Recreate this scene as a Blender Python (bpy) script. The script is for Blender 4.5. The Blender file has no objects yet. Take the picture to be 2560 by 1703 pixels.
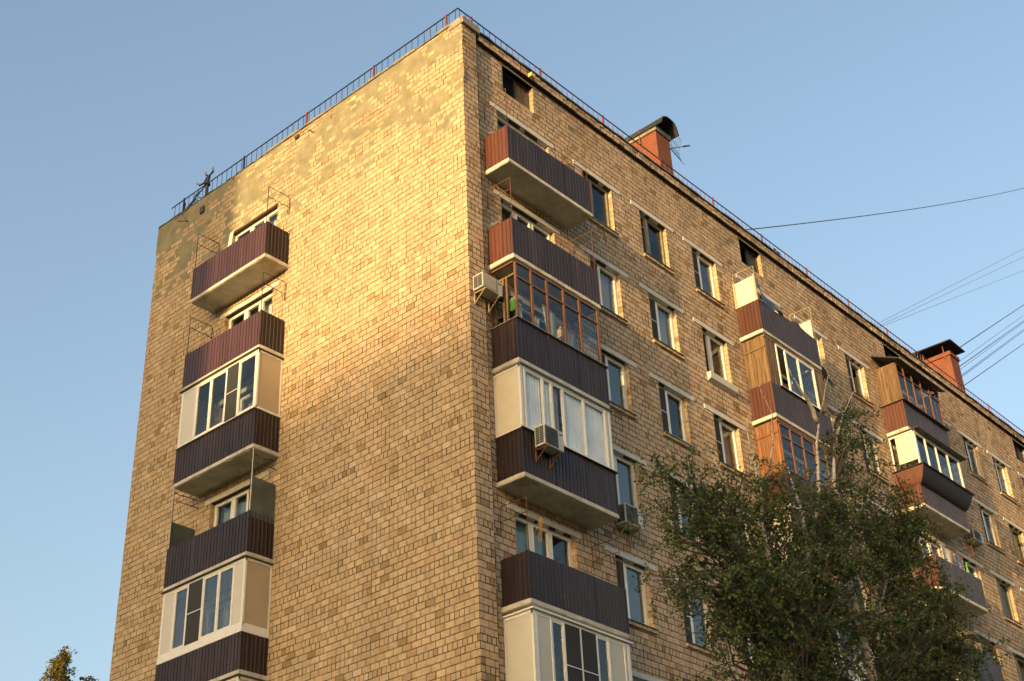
import bpy, math, random
import numpy as np
from mathutils import Vector, Matrix, noise
random.seed(7)
rng = np.random.default_rng(7)
D = bpy.data
SC = bpy.context.scene
COL = SC.collection
S0 = 22.27                      # height of the uppermost balcony slabs above the ground
FH = 2.7                        # storey height
def ZK(k): return S0 - FH * k

# ------------------------------------------------------------------ camera
cam_d = D.cameras.new('camera'); cam = D.objects.new('camera', cam_d); COL.objects.link(cam)
yaw, pitch, roll = 0.8641, 0.5492, -0.0479
f = Vector((math.sin(yaw) * math.cos(pitch), math.cos(yaw) * math.cos(pitch), math.sin(pitch)))
rt = f.cross(Vector((0, 0, 1))).normalized(); up = rt.cross(f)
c_, s_ = math.cos(roll), math.sin(roll)
rt, up = c_ * rt + s_ * up, -s_ * rt + c_ * up
M = Matrix((rt, up, -f)).transposed().to_4x4(); M.translation = Vector((-18.854, -17.347, 1.604))
cam.matrix_world = M
cam_d.sensor_width = 36; cam_d.lens = 3517.5 / 2560 * 36
cam_d.clip_start = 0.1; cam_d.clip_end = 5000
SC.camera = cam

# ------------------------------------------------------------------ light
SUN_EL, SUN_AZ = math.radians(6.4), math.radians(9.3)     # azimuth measured from the long facade's plane
sdir = Vector((-math.cos(SUN_AZ) * math.cos(SUN_EL), -math.sin(SUN_AZ) * math.cos(SUN_EL), math.sin(SUN_EL)))
w = D.worlds.new('World'); SC.world = w; w.use_nodes = True
nt = w.node_tree; bg = nt.nodes['Background']
sky = nt.nodes.new('ShaderNodeTexSky'); sky.sky_type = 'NISHITA'; sky.sun_disc = False
sky.sun_elevation = SUN_EL
sky.sun_rotation = math.atan2(sdir.x, sdir.y)
sky.altitude = 150; sky.air_density = 1.0; sky.dust_density = 7.2; sky.ozone_density = 1.0
nt.links.new(sky.outputs[0], bg.inputs[0]); bg.inputs[1].default_value = 0.15
sl = D.lights.new('sun', 'SUN'); sl.energy = 2.0; sl.angle = math.radians(0.5); sl.color = (1.0, 0.67, 0.31)
so = D.objects.new('sun', sl); COL.objects.link(so)
so.rotation_euler = sdir.to_track_quat('Z', 'Y').to_euler(); so.location = (-40, -10, 60)
SC.view_settings.view_transform = 'Standard'; SC.view_settings.look = 'None'
SC.view_settings.exposure = 1.82; SC.view_settings.gamma = 1.0
SC.view_settings.use_curve_mapping = False

# ------------------------------------------------------------------ materials
MATS = {}
def node(nt, t, **kw):
    n = nt.nodes.new(t)
    for k, v in kw.items(): setattr(n, k, v)
    return n
def mat(name, col, rough=0.7, metal=0.0, var=0.15, scale=3.0, bump=0.0, bscale=60.0, spec=0.5, col2=None, stretch=None, attr=None, objcol=False, stain=0.0, coat=0.0):
    """principled surface with grain: colour = base x noise, optional second colour in patches, optional fine relief"""
    m = D.materials.new(name); m.use_nodes = True; nt = m.node_tree
    p = nt.nodes['Principled BSDF']
    p.inputs['Roughness'].default_value = rough; p.inputs['Metallic'].default_value = metal
    p.inputs['Specular IOR Level'].default_value = spec
    p.inputs['Coat Weight'].default_value = coat
    geo = node(nt, 'ShaderNodeNewGeometry')
    vec = geo.outputs['Position']
    if stretch:
        mp = node(nt, 'ShaderNodeMapping'); mp.inputs['Scale'].default_value = stretch
        nt.links.new(vec, mp.inputs['Vector']); vec = mp.outputs[0]
    n1 = node(nt, 'ShaderNodeTexNoise'); n1.inputs['Scale'].default_value = scale; n1.inputs['Detail'].default_value = 6; n1.inputs['Roughness'].default_value = 0.65
    nt.links.new(vec, n1.inputs['Vector'])
    mr = node(nt, 'ShaderNodeMapRange'); mr.inputs[1].default_value = 0.3; mr.inputs[2].default_value = 0.7
    mr.inputs[3].default_value = 1 - var; mr.inputs[4].default_value = 1 + var
    nt.links.new(n1.outputs['Fac'], mr.inputs[0])
    mul = node(nt, 'ShaderNodeVectorMath', operation='SCALE')
    if attr:
        a = node(nt, 'ShaderNodeAttribute'); a.attribute_name = attr; src = a.outputs['Color']
    elif objcol:
        a = node(nt, 'ShaderNodeObjectInfo'); src = a.outputs['Color']
    else:
        a = node(nt, 'ShaderNodeRGB'); a.outputs[0].default_value = (*col, 1); src = a.outputs[0]
    if col2:
        n2 = node(nt, 'ShaderNodeTexNoise'); n2.inputs['Scale'].default_value = scale * 0.6; n2.inputs['Detail'].default_value = 8; n2.inputs['Roughness'].default_value = 0.7
        nt.links.new(vec, n2.inputs['Vector'])
        r2 = node(nt, 'ShaderNodeMapRange'); r2.inputs[1].default_value = 0.5; r2.inputs[2].default_value = 0.66
        nt.links.new(n2.outputs['Fac'], r2.inputs[0])
        mx = node(nt, 'ShaderNodeMix', data_type='RGBA'); nt.links.new(r2.outputs[0], mx.inputs[0])
        nt.links.new(src, mx.inputs[6]); mx.inputs[7].default_value = (*col2, 1); src = mx.outputs[2]
    if stain:
        n3 = node(nt, 'ShaderNodeTexNoise'); n3.inputs['Scale'].default_value = 0.55; n3.inputs['Detail'].default_value = 7; n3.inputs['Roughness'].default_value = 0.62
        mp3 = node(nt, 'ShaderNodeMapping'); mp3.inputs['Scale'].default_value = (1, 1, 0.7); nt.links.new(geo.outputs['Position'], mp3.inputs[0]); nt.links.new(mp3.outputs[0], n3.inputs['Vector'])
        r3 = node(nt, 'ShaderNodeMapRange'); r3.inputs[1].default_value = 0.46; r3.inputs[2].default_value = 0.68
        nt.links.new(n3.outputs['Fac'], r3.inputs[0])
        # soot collects on the top courses
        sp = node(nt, 'ShaderNodeSeparateXYZ'); nt.links.new(geo.outputs['Position'], sp.inputs[0])
        rz = node(nt, 'ShaderNodeMapRange'); rz.inputs[1].default_value = S0 + 1.5; rz.inputs[2].default_value = S0 + 4.4; rz.inputs[3].default_value = 0.18; rz.inputs[4].default_value = 1.5
        nt.links.new(sp.outputs[2], rz.inputs[0])
        mm = node(nt, 'ShaderNodeMath', operation='MULTIPLY'); nt.links.new(r3.outputs[0], mm.inputs[0]); nt.links.new(rz.outputs[0], mm.inputs[1])
        m2 = node(nt, 'ShaderNodeMath', operation='MULTIPLY'); nt.links.new(mm.outputs[0], m2.inputs[0]); m2.inputs[1].default_value = stain; m2.use_clamp = True
        mx = node(nt, 'ShaderNodeMix', data_type='RGBA'); nt.links.new(m2.outputs[0], mx.inputs[0])
        nt.links.new(src, mx.inputs[6]); mx.inputs[7].default_value = (0.075, 0.058, 0.04, 1); src = mx.outputs[2]
    fac = mr.outputs[0]
    def times(x, y_):
        q = node(nt, 'ShaderNodeMath', operation='MULTIPLY'); nt.links.new(x, q.inputs[0]); nt.links.new(y_, q.inputs[1]); return q.outputs[0]
    if stain:    # rain streaks running down the wall
        mp4 = node(nt, 'ShaderNodeMapping'); mp4.inputs['Scale'].default_value = (2.2, 2.2, 0.16); nt.links.new(geo.outputs['Position'], mp4.inputs[0])
        n4 = node(nt, 'ShaderNodeTexNoise'); n4.inputs['Scale'].default_value = 1.0 if stain else 4.0; n4.inputs['Detail'].default_value = 5; nt.links.new(mp4.outputs[0], n4.inputs['Vector'])
        r4 = node(nt, 'ShaderNodeMapRange'); r4.inputs[1].default_value = 0.38; r4.inputs[2].default_value = 0.62; r4.inputs[3].default_value = 0.95; r4.inputs[4].default_value = 1.07
        nt.links.new(n4.outputs['Fac'], r4.inputs[0]); fac = times(fac, r4.outputs[0])
    if name in ('metal_brown', 'metal_brown_sunlit', 'metal_maroon_lit_brown', 'board_wood', 'board_orange'):   # every sheet or board has faded differently
        oi = node(nt, 'ShaderNodeObjectInfo'); r5 = node(nt, 'ShaderNodeMapRange'); r5.inputs[3].default_value = 0.78; r5.inputs[4].default_value = 1.25
        nt.links.new(oi.outputs['Random'], r5.inputs[0]); fac = times(fac, r5.outputs[0])
    nt.links.new(src, mul.inputs[0]); nt.links.new(fac, mul.inputs['Scale'])
    nt.links.new(mul.outputs[0], p.inputs['Base Color'])
    if bump:
        nb = node(nt, 'ShaderNodeTexNoise'); nb.inputs['Scale'].default_value = bscale; nb.inputs['Detail'].default_value = 4
        nt.links.new(vec, nb.inputs['Vector'])
        b = node(nt, 'ShaderNodeBump'); b.inputs['Strength'].default_value = bump; b.inputs['Distance'].default_value = 0.01
        nt.links.new(nb.outputs['Fac'], b.inputs['Height']); nt.links.new(b.outputs[0], p.inputs['Normal'])
    MATS[name] = m
    return m
def glass(name, tint=(0.85, 0.88, 0.88), ior=2.1, rough=0.01, wav=0.02):
    m = D.materials.new(name); m.use_nodes = True; nt = m.node_tree; nt.nodes.clear()
    out = node(nt, 'ShaderNodeOutputMaterial'); mix = node(nt, 'ShaderNodeMixShader')
    tr = node(nt, 'ShaderNodeBsdfTransparent'); tr.inputs[0].default_value = (*tint, 1)
    gl = node(nt, 'ShaderNodeBsdfGlossy'); gl.inputs['Roughness'].default_value = rough
    fr = node(nt, 'ShaderNodeFresnel'); fr.inputs[0].default_value = ior
    n = node(nt, 'ShaderNodeTexNoise'); n.inputs['Scale'].default_value = 1.4; n.inputs['Detail'].default_value = 1
    g = node(nt, 'ShaderNodeNewGeometry'); nt.links.new(g.outputs['Position'], n.inputs['Vector'])
    b = node(nt, 'ShaderNodeBump'); b.inputs['Strength'].default_value = 1; b.inputs['Distance'].default_value = wav
    nt.links.new(n.outputs['Fac'], b.inputs['Height']); nt.links.new(b.outputs[0], gl.inputs['Normal'])
    bf = node(nt, 'ShaderNodeMath', operation='SUBTRACT'); bf.inputs[0].default_value = 1.0; nt.links.new(g.outputs['Backfacing'], bf.inputs[1])
    fm_ = node(nt, 'ShaderNodeMath', operation='MULTIPLY'); nt.links.new(fr.outputs[0], fm_.inputs[0]); nt.links.new(bf.outputs[0], fm_.inputs[1])
    nt.links.new(fm_.outputs[0], mix.inputs[0]); nt.links.new(tr.outputs[0], mix.inputs[1]); nt.links.new(gl.outputs[0], mix.inputs[2])
    nt.links.new(mix.outputs[0], out.inputs[0]); MATS[name] = m
    return m
mat('brick', (0.4, 0.29, 0.17), 0.9, attr='col', var=0.16, scale=9, bump=0.5, bscale=70, spec=0.2, stain=0.5)
mat('brick_single', (0.4, 0.29, 0.17), 0.9, objcol=True, var=0.16, scale=9, bump=0.5, bscale=70, spec=0.2, stain=0.5)
mat('mortar', (0.075, 0.052, 0.033), 0.95, var=0.4, scale=6, bump=0.5, bscale=90, spec=0.1)
mat('render_patch', (0.24, 0.215, 0.135), 0.95, var=0.22, scale=2.5, bump=0.8, bscale=25, spec=0.1, col2=(0.20, 0.18, 0.115))
mat('slab_paint', (0.54, 0.50, 0.41), 0.85, var=0.2, scale=2.8, bump=0.5, bscale=20, spec=0.2, col2=(0.38, 0.33, 0.25))
mat('lintel_paint', (0.60, 0.58, 0.54), 0.9, var=0.12, scale=4, bump=0.6, bscale=60, spec=0.2)
mat('metal_brown', (0.027, 0.015, 0.016), 0.48, var=0.35, scale=1.4, stretch=(6, 6, 0.6), spec=0.35, col2=(0.045, 0.028, 0.024), bump=0.05, bscale=3)
mat('metal_brown_sunlit', (0.085, 0.028, 0.017), 0.45, var=0.2, scale=1.4, stretch=(6, 6, 0.5), spec=0.5, col2=(0.11, 0.04, 0.022))  # sunlight painted into the brown cladding, for balcony ends
mat('metal_maroon_lit_brown', (0.062, 0.027, 0.026), 0.42, var=0.3, scale=1.2, stretch=(6, 6, 0.5), spec=0.4)  # brown cladding lightened as if sunlit; the junction box is maroon itself
mat('metal_dark', (0.035, 0.03, 0.028), 0.5, var=0.3, scale=2)
mat('tin', (0.30, 0.29, 0.26), 0.45, metal=0.5, var=0.25, scale=3)
mat('tin_dark', (0.09, 0.075, 0.06), 0.55, metal=0.2, var=0.3, scale=3)
mat('rust_rod', (0.16, 0.06, 0.03), 0.8, var=0.4, scale=9)
mat('pale_rod', (0.42, 0.33, 0.2), 0.7, var=0.2, scale=9)
mat('rail_black', (0.018, 0.017, 0.02), 0.5, var=0.2, scale=5)
mat('rail_red', (0.18, 0.03, 0.022), 0.55, var=0.25, scale=8)
mat('pvc', (0.74, 0.72, 0.65), 0.4, var=0.06, scale=5, spec=0.5)
mat('pvc_panel', (0.56, 0.54, 0.46), 0.5, var=0.05, scale=2, spec=0.4)
mat('pvc_beige', (0.42, 0.33, 0.22), 0.55, var=0.06, scale=2, spec=0.4)
mat('cream_panel', (0.60, 0.54, 0.41), 0.5, var=0.07, scale=2.5, spec=0.4)
mat('old_wood', (0.24, 0.22, 0.15), 0.75, var=0.35, scale=6, stretch=(5, 5, 0.8), bump=0.4)
mat('varnish_wood', (0.16, 0.065, 0.022), 0.5, var=0.45, scale=4, stretch=(8, 8, 0.7), spec=0.5)
mat('board_wood', (0.165, 0.10, 0.045), 0.8, var=0.4, scale=3, stretch=(9, 9, 0.8), bump=0.4, col2=(0.07, 0.045, 0.025))
mat('board_orange', (0.19, 0.08, 0.028), 0.75, var=0.4, scale=3, stretch=(9, 9, 0.8), bump=0.3, col2=(0.09, 0.04, 0.018))
mat('chimney_paint', (0.18, 0.055, 0.024), 0.85, var=0.16, scale=2, bump=0.4, bscale=40, col2=(0.16, 0.05, 0.024))
mat('roof_felt', (0.02, 0.02, 0.02), 0.9, var=0.4, scale=3, bump=0.6, bscale=12)
mat('concrete', (0.24, 0.22, 0.18), 0.9, var=0.3, scale=4, bump=0.7, bscale=30, col2=(0.13, 0.11, 0.08))
mat('interior_wall', (0.30, 0.27, 0.22), 0.9, var=0.1, scale=1)
mat('interior_dark', (0.08, 0.07, 0.06), 0.9, var=0.2, scale=1)
mat('curtain', (0.78, 0.80, 0.82), 0.9, var=0.15, scale=2)
mat('curtain_grey', (0.30, 0.27, 0.23), 0.9, var=0.2, scale=2)
mat('blind_blue', (0.30, 0.42, 0.44), 0.9, var=0.06, scale=2)
mat('net', (0.035, 0.035, 0.035), 0.9, var=0.1, scale=30)
mat('ac_white', (0.50, 0.48, 0.42), 0.5, var=0.1, scale=5)
mat('ac_fan', (0.05, 0.05, 0.045), 0.6, var=0.2, scale=20)
mat('grey_sheet', (0.085, 0.10, 0.09), 0.5, var=0.3, scale=2, metal=0.2)
mat('siding', (0.66, 0.60, 0.46), 0.5, var=0.05, scale=3)
mat('tarp', (0.03, 0.045, 0.10), 0.45, var=0.3, scale=5, col2=(0.10, 0.09, 0.05))
mat('cloth_white', (0.62, 0.6, 0.52), 0.9, var=0.15, scale=7)
mat('cloth_stripe', (0.5, 0.46, 0.42), 0.9, var=0.5, scale=4, stretch=(14, 14, 0.3))
mat('cloth_blue', (0.08, 0.12, 0.25), 0.9, var=0.6, scale=9, col2=(0.6, 0.55, 0.45))
mat('green_toy', (0.12, 0.45, 0.08), 0.4, var=0.1)
mat('teal', (0.05, 0.25, 0.2), 0.5, var=0.1)
mat('red_cloth', (0.45, 0.03, 0.03), 0.8, var=0.2)
mat('cardboard', (0.42, 0.26, 0.11), 0.9, var=0.15)
mat('yellow_box', (0.55, 0.42, 0.18), 0.6, var=0.1)
mat('dish_grey', (0.30, 0.31, 0.31), 0.6, var=0.15, scale=4)
mat('feather', (0.03, 0.03, 0.035), 0.8, var=0.3, scale=30)
mat('bundle', (0.14, 0.11, 0.08), 0.9, var=0.4, scale=12)
mat('bark_birch', (0.50, 0.42, 0.31), 0.85, var=0.2, scale=6, stretch=(1, 1, 5), col2=(0.06, 0.05, 0.04))
mat('bark_dark', (0.075, 0.055, 0.038), 0.9, var=0.3, scale=9)
mat('grass', (0.09, 0.10, 0.05), 0.95, var=0.4, scale=1.5, bump=0.8, bscale=12, col2=(0.10, 0.085, 0.04))
mat('asphalt', (0.15, 0.145, 0.135), 0.9, var=0.25, scale=5, bump=0.4, bscale=60)
mat('far_wall', (0.38, 0.34, 0.28), 0.9, var=0.1, scale=0.4)
mat('dark_glass', (0.03, 0.04, 0.05), 0.08, var=0.1, spec=0.8)
mat('insulator', (0.6, 0.5, 0.3), 0.4, var=0.2)
mat('logo_blue', (0.02, 0.03, 0.12), 0.5, var=0.05)
glass('glass'); glass('glass_clear', ior=1.55, tint=(.95, .97, .98)); glass('glass_bright', ior=4.0); glass('glass_old', (0.8, 0.84, 0.86), 1.95, 0.02, 0.05)
def leafmat(name):
    m = D.materials.new(name); m.use_nodes = True; nt = m.node_tree; nt.nodes.clear()
    out = node(nt, 'ShaderNodeOutputMaterial'); a = node(nt, 'ShaderNodeAttribute'); a.attribute_name = 'col'
    d = node(nt, 'ShaderNodeBsdfPrincipled'); d.inputs['Roughness'].default_value = 0.55; d.inputs['Specular IOR Level'].default_value = 0.35
    t = node(nt, 'ShaderNodeBsdfTranslucent'); mix = node(nt, 'ShaderNodeMixShader'); mix.inputs[0].default_value = 0.3
    nt.links.new(a.outputs['Color'], d.inputs['Base Color']); nt.links.new(a.outputs['Color'], t.inputs[0])
    nt.links.new(d.outputs[0], mix.inputs[1]); nt.links.new(t.outputs[0], mix.inputs[2]); nt.links.new(mix.outputs[0], out.inputs[0])
    MATS[name] = m
leafmat('leaf')

# ------------------------------------------------------------------ mesh helpers
def link(o, parent=None):
    COL.objects.link(o)
    if parent is not None: o.parent = parent
    return o
def tag(o, label=None, cat=None, group=None, kind=None):
    if label: o['label'] = label
    if cat: o['category'] = cat
    if group: o['group'] = group
    if kind: o['kind'] = kind
    return o
def empty(name, loc=(0, 0, 0)):
    o = D.objects.new(name, None); o.empty_display_size = 0.3; COL.objects.link(o); o.location = loc
    return o
class MB:
    """collects pieces in (u, o, z): u along the wall, o outward from it; F maps them to the world"""
    def __init__(s, F=None): s.v = []; s.f = []; s.c = []; s.F = F
    def add(s, vs, fs, col=None):
        b = len(s.v); s.v.extend(vs)
        for q in fs: s.f.append(tuple(b + i for i in q)); s.c.append(col)
        return s
    def box(s, u0, u1, o0, o1, z0, z1, col=None):
        return s.add([(u0,o0,z0),(u1,o0,z0),(u1,o1,z0),(u0,o1,z0),(u0,o0,z1),(u1,o0,z1),(u1,o1,z1),(u0,o1,z1)],
              [(0,1,2,3),(7,6,5,4),(0,4,5,1),(1,5,6,2),(2,6,7,3),(3,7,4,0)], col)
    def quad(s, a, b, c, d, col=None): return s.add([a, b, c, d], [(0, 1, 2, 3)], col)
    def tube(s, pts, r, n=6, r1=None):
        pts = [Vector(p) for p in pts]; m = len(pts); vs = []; fs = []
        for i, p in enumerate(pts):
            t = (pts[min(i+1, m-1)] - pts[max(i-1, 0)]).normalized()
            a = t.cross(Vector((0, 0, 1)) if abs(t.z) < 0.9 else Vector((1, 0, 0))).normalized(); b = t.cross(a)
            rr = r if r1 is None else r + (r1 - r) * i / max(1, m - 1)
            for j in range(n):
                an = 2 * math.pi * j / n; vs.append(tuple(p + rr * (math.cos(an) * a + math.sin(an) * b)))
        for i in range(m - 1):
            for j in range(n):
                fs.append((i*n+j, i*n+(j+1) % n, (i+1)*n+(j+1) % n, (i+1)*n+j))
        fs.append(tuple(range(n))[::-1]); fs.append(tuple(range((m-1)*n, m*n)))
        return s.add(vs, fs)
    def cyl(s, c, axis, r, h, n=20):
        c = Vector(c); a = Vector(axis).normalized(); return s.tube([c, c + a * h], r, n)
    def mesh(s, name, m, smooth=False):
        me = D.meshes.new(name)
        vs = [s.F(*p) for p in s.v] if s.F else s.v
        fs = s.f
        if s.F:
            o = Vector(s.F(0, 0, 0)); du = Vector(s.F(1, 0, 0)) - o; do = Vector(s.F(0, 1, 0)) - o
            if du.cross(do).z < 0: fs = [q[::-1] for q in fs]
        me.from_pydata(vs, [], fs); me.materials.append(MATS[m])
        if any(c is not None for c in s.c):
            at = me.attributes.new('col', 'FLOAT_COLOR', 'FACE')
            arr = np.ones((len(fs), 4), 'f'); arr[:, :3] = np.array([c if c is not None else (0.3, 0.3, 0.3) for c in s.c], 'f')
            at.data.foreach_set('color', arr.ravel())
        if smooth: me.polygons.foreach_set('use_smooth', [True] * len(me.polygons))
        me.update(); return me
    def build(s, name, m, parent=None, smooth=False, bevel=0.0):
        o = D.objects.new(name, s.mesh(name, m, smooth)); link(o, parent)
        if bevel:
            b = o.modifiers.new('bevel', 'BEVEL'); b.width = bevel; b.segments = 2; b.limit_method = 'ANGLE'
        return o
def FA(u, o, z): return (-o, u, z)           # end wall: plane x = 0, facing -x
def FB(u, o, z): return (u, -o, z)           # long facade: plane y = 0, facing -y
PIER = 0.11                                   # the corner pier stands this much proud of the long facade

# ------------------------------------------------------------------ ground
g = MB().quad((-900, -900, 0), (900, -900, 0), (900, 900, 0), (-900, 900, 0)).build('ground', 'grass'); tag(g, kind='structure')
g = MB().box(-40, 60, -16, -10, 0.004, 0.02).build('road', 'asphalt'); tag(g, kind='structure')
g = MB().box(-2.5, 50, -1.6, -0.3, -0.1, 0.12).build('pavement', 'concrete'); tag(g, kind='structure')

# ------------------------------------------------------------------ the block of flats
bld = empty('apartment_building')
tag(bld, 'tall tan brick block of flats with brown balconies and a sunlit windowless end wall', 'building')
TOP = S0 + 4.40
LB = 46.0; LA = 12.27
W_OFF = (4.62, 7.06, 9.47)                    # the three window columns of a bay, opening left edges
BAY = 19.15
winB = []                                     # (u0,u1,z0,z1,kind,k,col)
for b in range(3):
    for k in range(8):
        if b == 0 or k < 8:
            for j, u in enumerate(W_OFF):
                if u + b*BAY + 1.22 < LB: winB.append((u + b*BAY, u + b*BAY + 1.22, ZK(k) + 0.82, ZK(k) + 2.28, 'w', k, b * 5 + j))
            for j, u in enumerate((15.33, 17.95)):
                if u + b*BAY + 1.22 < LB: winB.append((u + b*BAY, u + b*BAY + 1.22, ZK(k) + 0.82, ZK(k) + 2.28, 'w', k, b * 5 + 3 + j))
            for u in (1.30, 12.0):
                if u + b*BAY + 1.96 < LB: winB.append((u + b*BAY, u + b*BAY + 1.96, ZK(k) + 0.82, ZK(k) + 2.28, 'bw', k, -1))
for u in (1.57, 12.22, 21.05, 31.2, 40.2): winB.append((u, u + 1.2, S0 + 3.03, S0 + 3.93, 'attic', -1, -1))
winA = [(6.72, 8.66, ZK(k) + 0.82, ZK(k) + 2.28, 'bw', k, -1) for k in range(8)]

def shell(F, u0, u1, z0, z1, o, holes, name, parent):
    us = sorted({u0, u1, *[h[0] for h in holes], *[h[1] for h in holes]}); zs = sorted({z0, z1, *[h[2] for h in holes], *[h[3] for h in holes]})
    mb = MB(F)
    for i in range(len(us) - 1):
        for j in range(len(zs) - 1):
            cu, cz = (us[i] + us[i+1]) / 2, (zs[j] + zs[j+1]) / 2
            if any(h[0] < cu < h[1] and h[2] < cz < h[3] for h in holes): continue
            mb.quad((us[i], o, zs[j]), (us[i+1], o, zs[j]), (us[i+1], o, zs[j+1]), (us[i], o, zs[j+1]))
            mb.quad((us[i], o - 0.25, zs[j]), (us[i+1], o - 0.25, zs[j]), (us[i+1], o - 0.25, zs[j+1]), (us[i], o - 0.25, zs[j+1]))
    for h in holes:                            # reveals of plain mortar behind the reveal bricks
        for (a, b) in (((h[0], h[2]), (h[0], h[3])), ((h[1], h[2]), (h[1], h[3])), ((h[0], h[2]), (h[1], h[2])), ((h[0], h[3]), (h[1], h[3]))):
            mb.quad((a[0], o, a[1]), (b[0], o, b[1]), (b[0], o - 0.25, b[1]), (a[0], o - 0.25, a[1]))
    return mb.build(name, 'mortar', parent)
wallA = shell(FA, -PIER + 0.011, LA, 0, TOP - 0.04, -0.011, winA, 'end_wall', bld)
wallB = shell(FB, 0.5, LB, 0, TOP - 0.05, -0.011, winB, 'long_wall', bld)
pier = MB(FB).box(0.011, 0.499, -0.02, PIER - 0.011, 0, TOP - 0.12).build('corner_pier', 'mortar', bld)

H, JT, ST = 0.15, 0.0172, 0.262
def brick_colour(side='A'):
    r = random.random(); v = random.gauss(1, 0.055)
    if side == 'A':
        if r < 0.80: c = (0.465, 0.342, 0.202)
        elif r < 0.90: c = (0.50, 0.385, 0.245)
        elif r < 0.975: c = (0.42, 0.285, 0.16)
        else: c = (0.30, 0.215, 0.105)
    else:
        if r < 0.74: c = (0.50, 0.36, 0.235)
        elif r < 0.88: c = (0.50, 0.375, 0.245)
        elif r < 0.97: c = (0.40, 0.26, 0.135)
        else: c = (0.27, 0.19, 0.115)
    return tuple(max(0.02, x * v) for x in c)
def mask_patch_A(u, z):
    r = z - S0
    if r < 1.2: return 0
    n = noise.noise(Vector((u * 0.7, r * 1.1, 3.1))) * 0.9 + noise.noise(Vector((u * 2.2, r * 3.6, 9.1))) * 0.8
    b = 0
    b += max(0, min(1, (r - 2.7) / 0.9)) * 0.50
    if u > 8.8: b += 0.27 * max(0, min(1, (r - 1.7) / 0.7)) * (0.6 + 0.4 * min(1, (u - 8.8) / 2.0))
    if u < 6: b += 0.33 * math.exp(-((r - 2.9 - 0.12 * (u - 3)) / 0.45) ** 2)
    hx = math.sin(int(u * 5) * 12.9898 + int(z / H) * 78.233) * 43758.5453; hx -= math.floor(hx)
    return n + b - (0.47 if u > 8.8 else 0.38) + (hx - 0.5) * 0.95
bricksolo = []                                # candidates for single bricks
def lay_bricks(F, u0, u1, z0, z1, o, holes, mb, solo, patch=None, pm=None, flip=False, phase=0.0, irregular=0.0015, tilt=0.011):
    zc = z0; n = int(round(z0 / H))
    row = 0
    while zc < z1 - 0.03:
        zt = min(zc + H, z1); cyc = n % 4
        head = cyc == 3
        u = u0 + phase; mod = ST
        if head: mod = ST / 2; u = u0 - (ST / 4 if (n // 4) % 2 else 0)
        else: u = u0 - (ST / 2 if cyc % 2 == 0 else 0) - (0 if (n // 4) % 2 else ST / 4 * 0.0)
        if u0 - u >= mod - 1e-6: u += mod
        zmid = (zc + zt) / 2
        hs = [h for h in holes if h[2] < zmid < h[3]]
        while u < u1 - 0.02:
            a, b = max(u, u0), min(u + mod, u1); u += mod
            if (not head) and random.random() < 0.05 and b - a > 0.2:    # a stretcher broken into two headers
                segs = [(a, (a + b) / 2), ((a + b) / 2, b)]
            else: segs = [(a, b)]
            for a, b in segs:
                parts = [(a, b)]
                for h in hs:
                    nx = []
                    for p, q in parts:
                        if q <= h[0] or p >= h[1]: nx.append((p, q))
                        else:
                            if p < h[0]: nx.append((p, h[0]))
                            if q > h[1]: nx.append((h[1], q))
                    parts = nx
                for p, q in parts:
                    if q - p < 0.035: continue
                    if patch and patch((p + q) / 2, zmid) > 0:
                        e = 0.002
                        R_ = lambda: random.uniform(0, .045); E_ = lambda: o + e + random.uniform(0, .004)
                        um, zm = (p + q) / 2, (zc + zt) / 2
                        pm.add([(p - R_(), E_(), zc - R_() * .6), (um, E_(), zc - R_() * .7), (q + R_(), E_(), zc - R_() * .6), (q + R_(), E_(), zm), (q + R_(), E_(), zt + R_() * .6), (um, E_(), zt + R_() * .7), (p - R_(), E_(), zt + R_() * .6), (p - R_(), E_(), zm)], [(0, 1, 2, 3, 4, 5, 6, 7)]); continue
                    j = (JT if F is FA else JT * 1.3) / 2 * random.uniform(0.7, 1.15)
                    pr = random.gauss(0, irregular); t1 = random.gauss(0, tilt) * (q - p) / 2; t2 = random.gauss(0, tilt) * 0.07
                    col = brick_colour('A' if F is FA else 'B')
                    rec = (F, p + j, q - j, zc + j, zt - j, o, pr, t1, t2, col)
                    if solo is not None: solo.append((rec, mb))
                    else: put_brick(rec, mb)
        zc += H; n += 1
def put_brick(rec, mb):
    F, p, q, z0, z1, o, pr, t1, t2, col = rec
    r = lambda: random.gauss(0, 0.0012)
    f_ = [(p + r(), o + pr - t1 - t2, z0 + r()), (q + r(), o + pr + t1 - t2, z0 + r()), (q + r(), o + pr + t1 + t2, z1 + r()), (p + r(), o + pr - t1 + t2, z1 + r())]
    b_ = [(x[0], o - 0.016, x[2]) for x in f_]
    mb.add(f_ + b_, [(0, 1, 2, 3)], col)
    k0 = len(mb.v) - 8; md = (0.095, 0.065, 0.04)      # mortar-smeared edges, darkened as joint shade; some left ones kept bright as if sunlit
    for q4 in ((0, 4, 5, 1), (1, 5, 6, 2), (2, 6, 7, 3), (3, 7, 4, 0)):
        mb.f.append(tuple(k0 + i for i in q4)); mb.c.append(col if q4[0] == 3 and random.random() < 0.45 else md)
A_CLEAR = lambda u, z: u < 5.9 or u > 9.6
mbA, mbB, mbP = MB(FA), MB(FB), MB(FB); patchA = MB(FA)
candA, candB, candP = [], [], []
lay_bricks(FA, -PIER, LA, 0, TOP - 0.05, 0, winA, mbA, candA, mask_patch_A, patchA)
lay_bricks(FB, 0.51, LB, 0, S0 + 4.02, 0, winB, mbB, candB)
lay_bricks(FB, 0.0, 0.51, 0, TOP - 0.2, PIER, [], mbP, candP)
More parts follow.
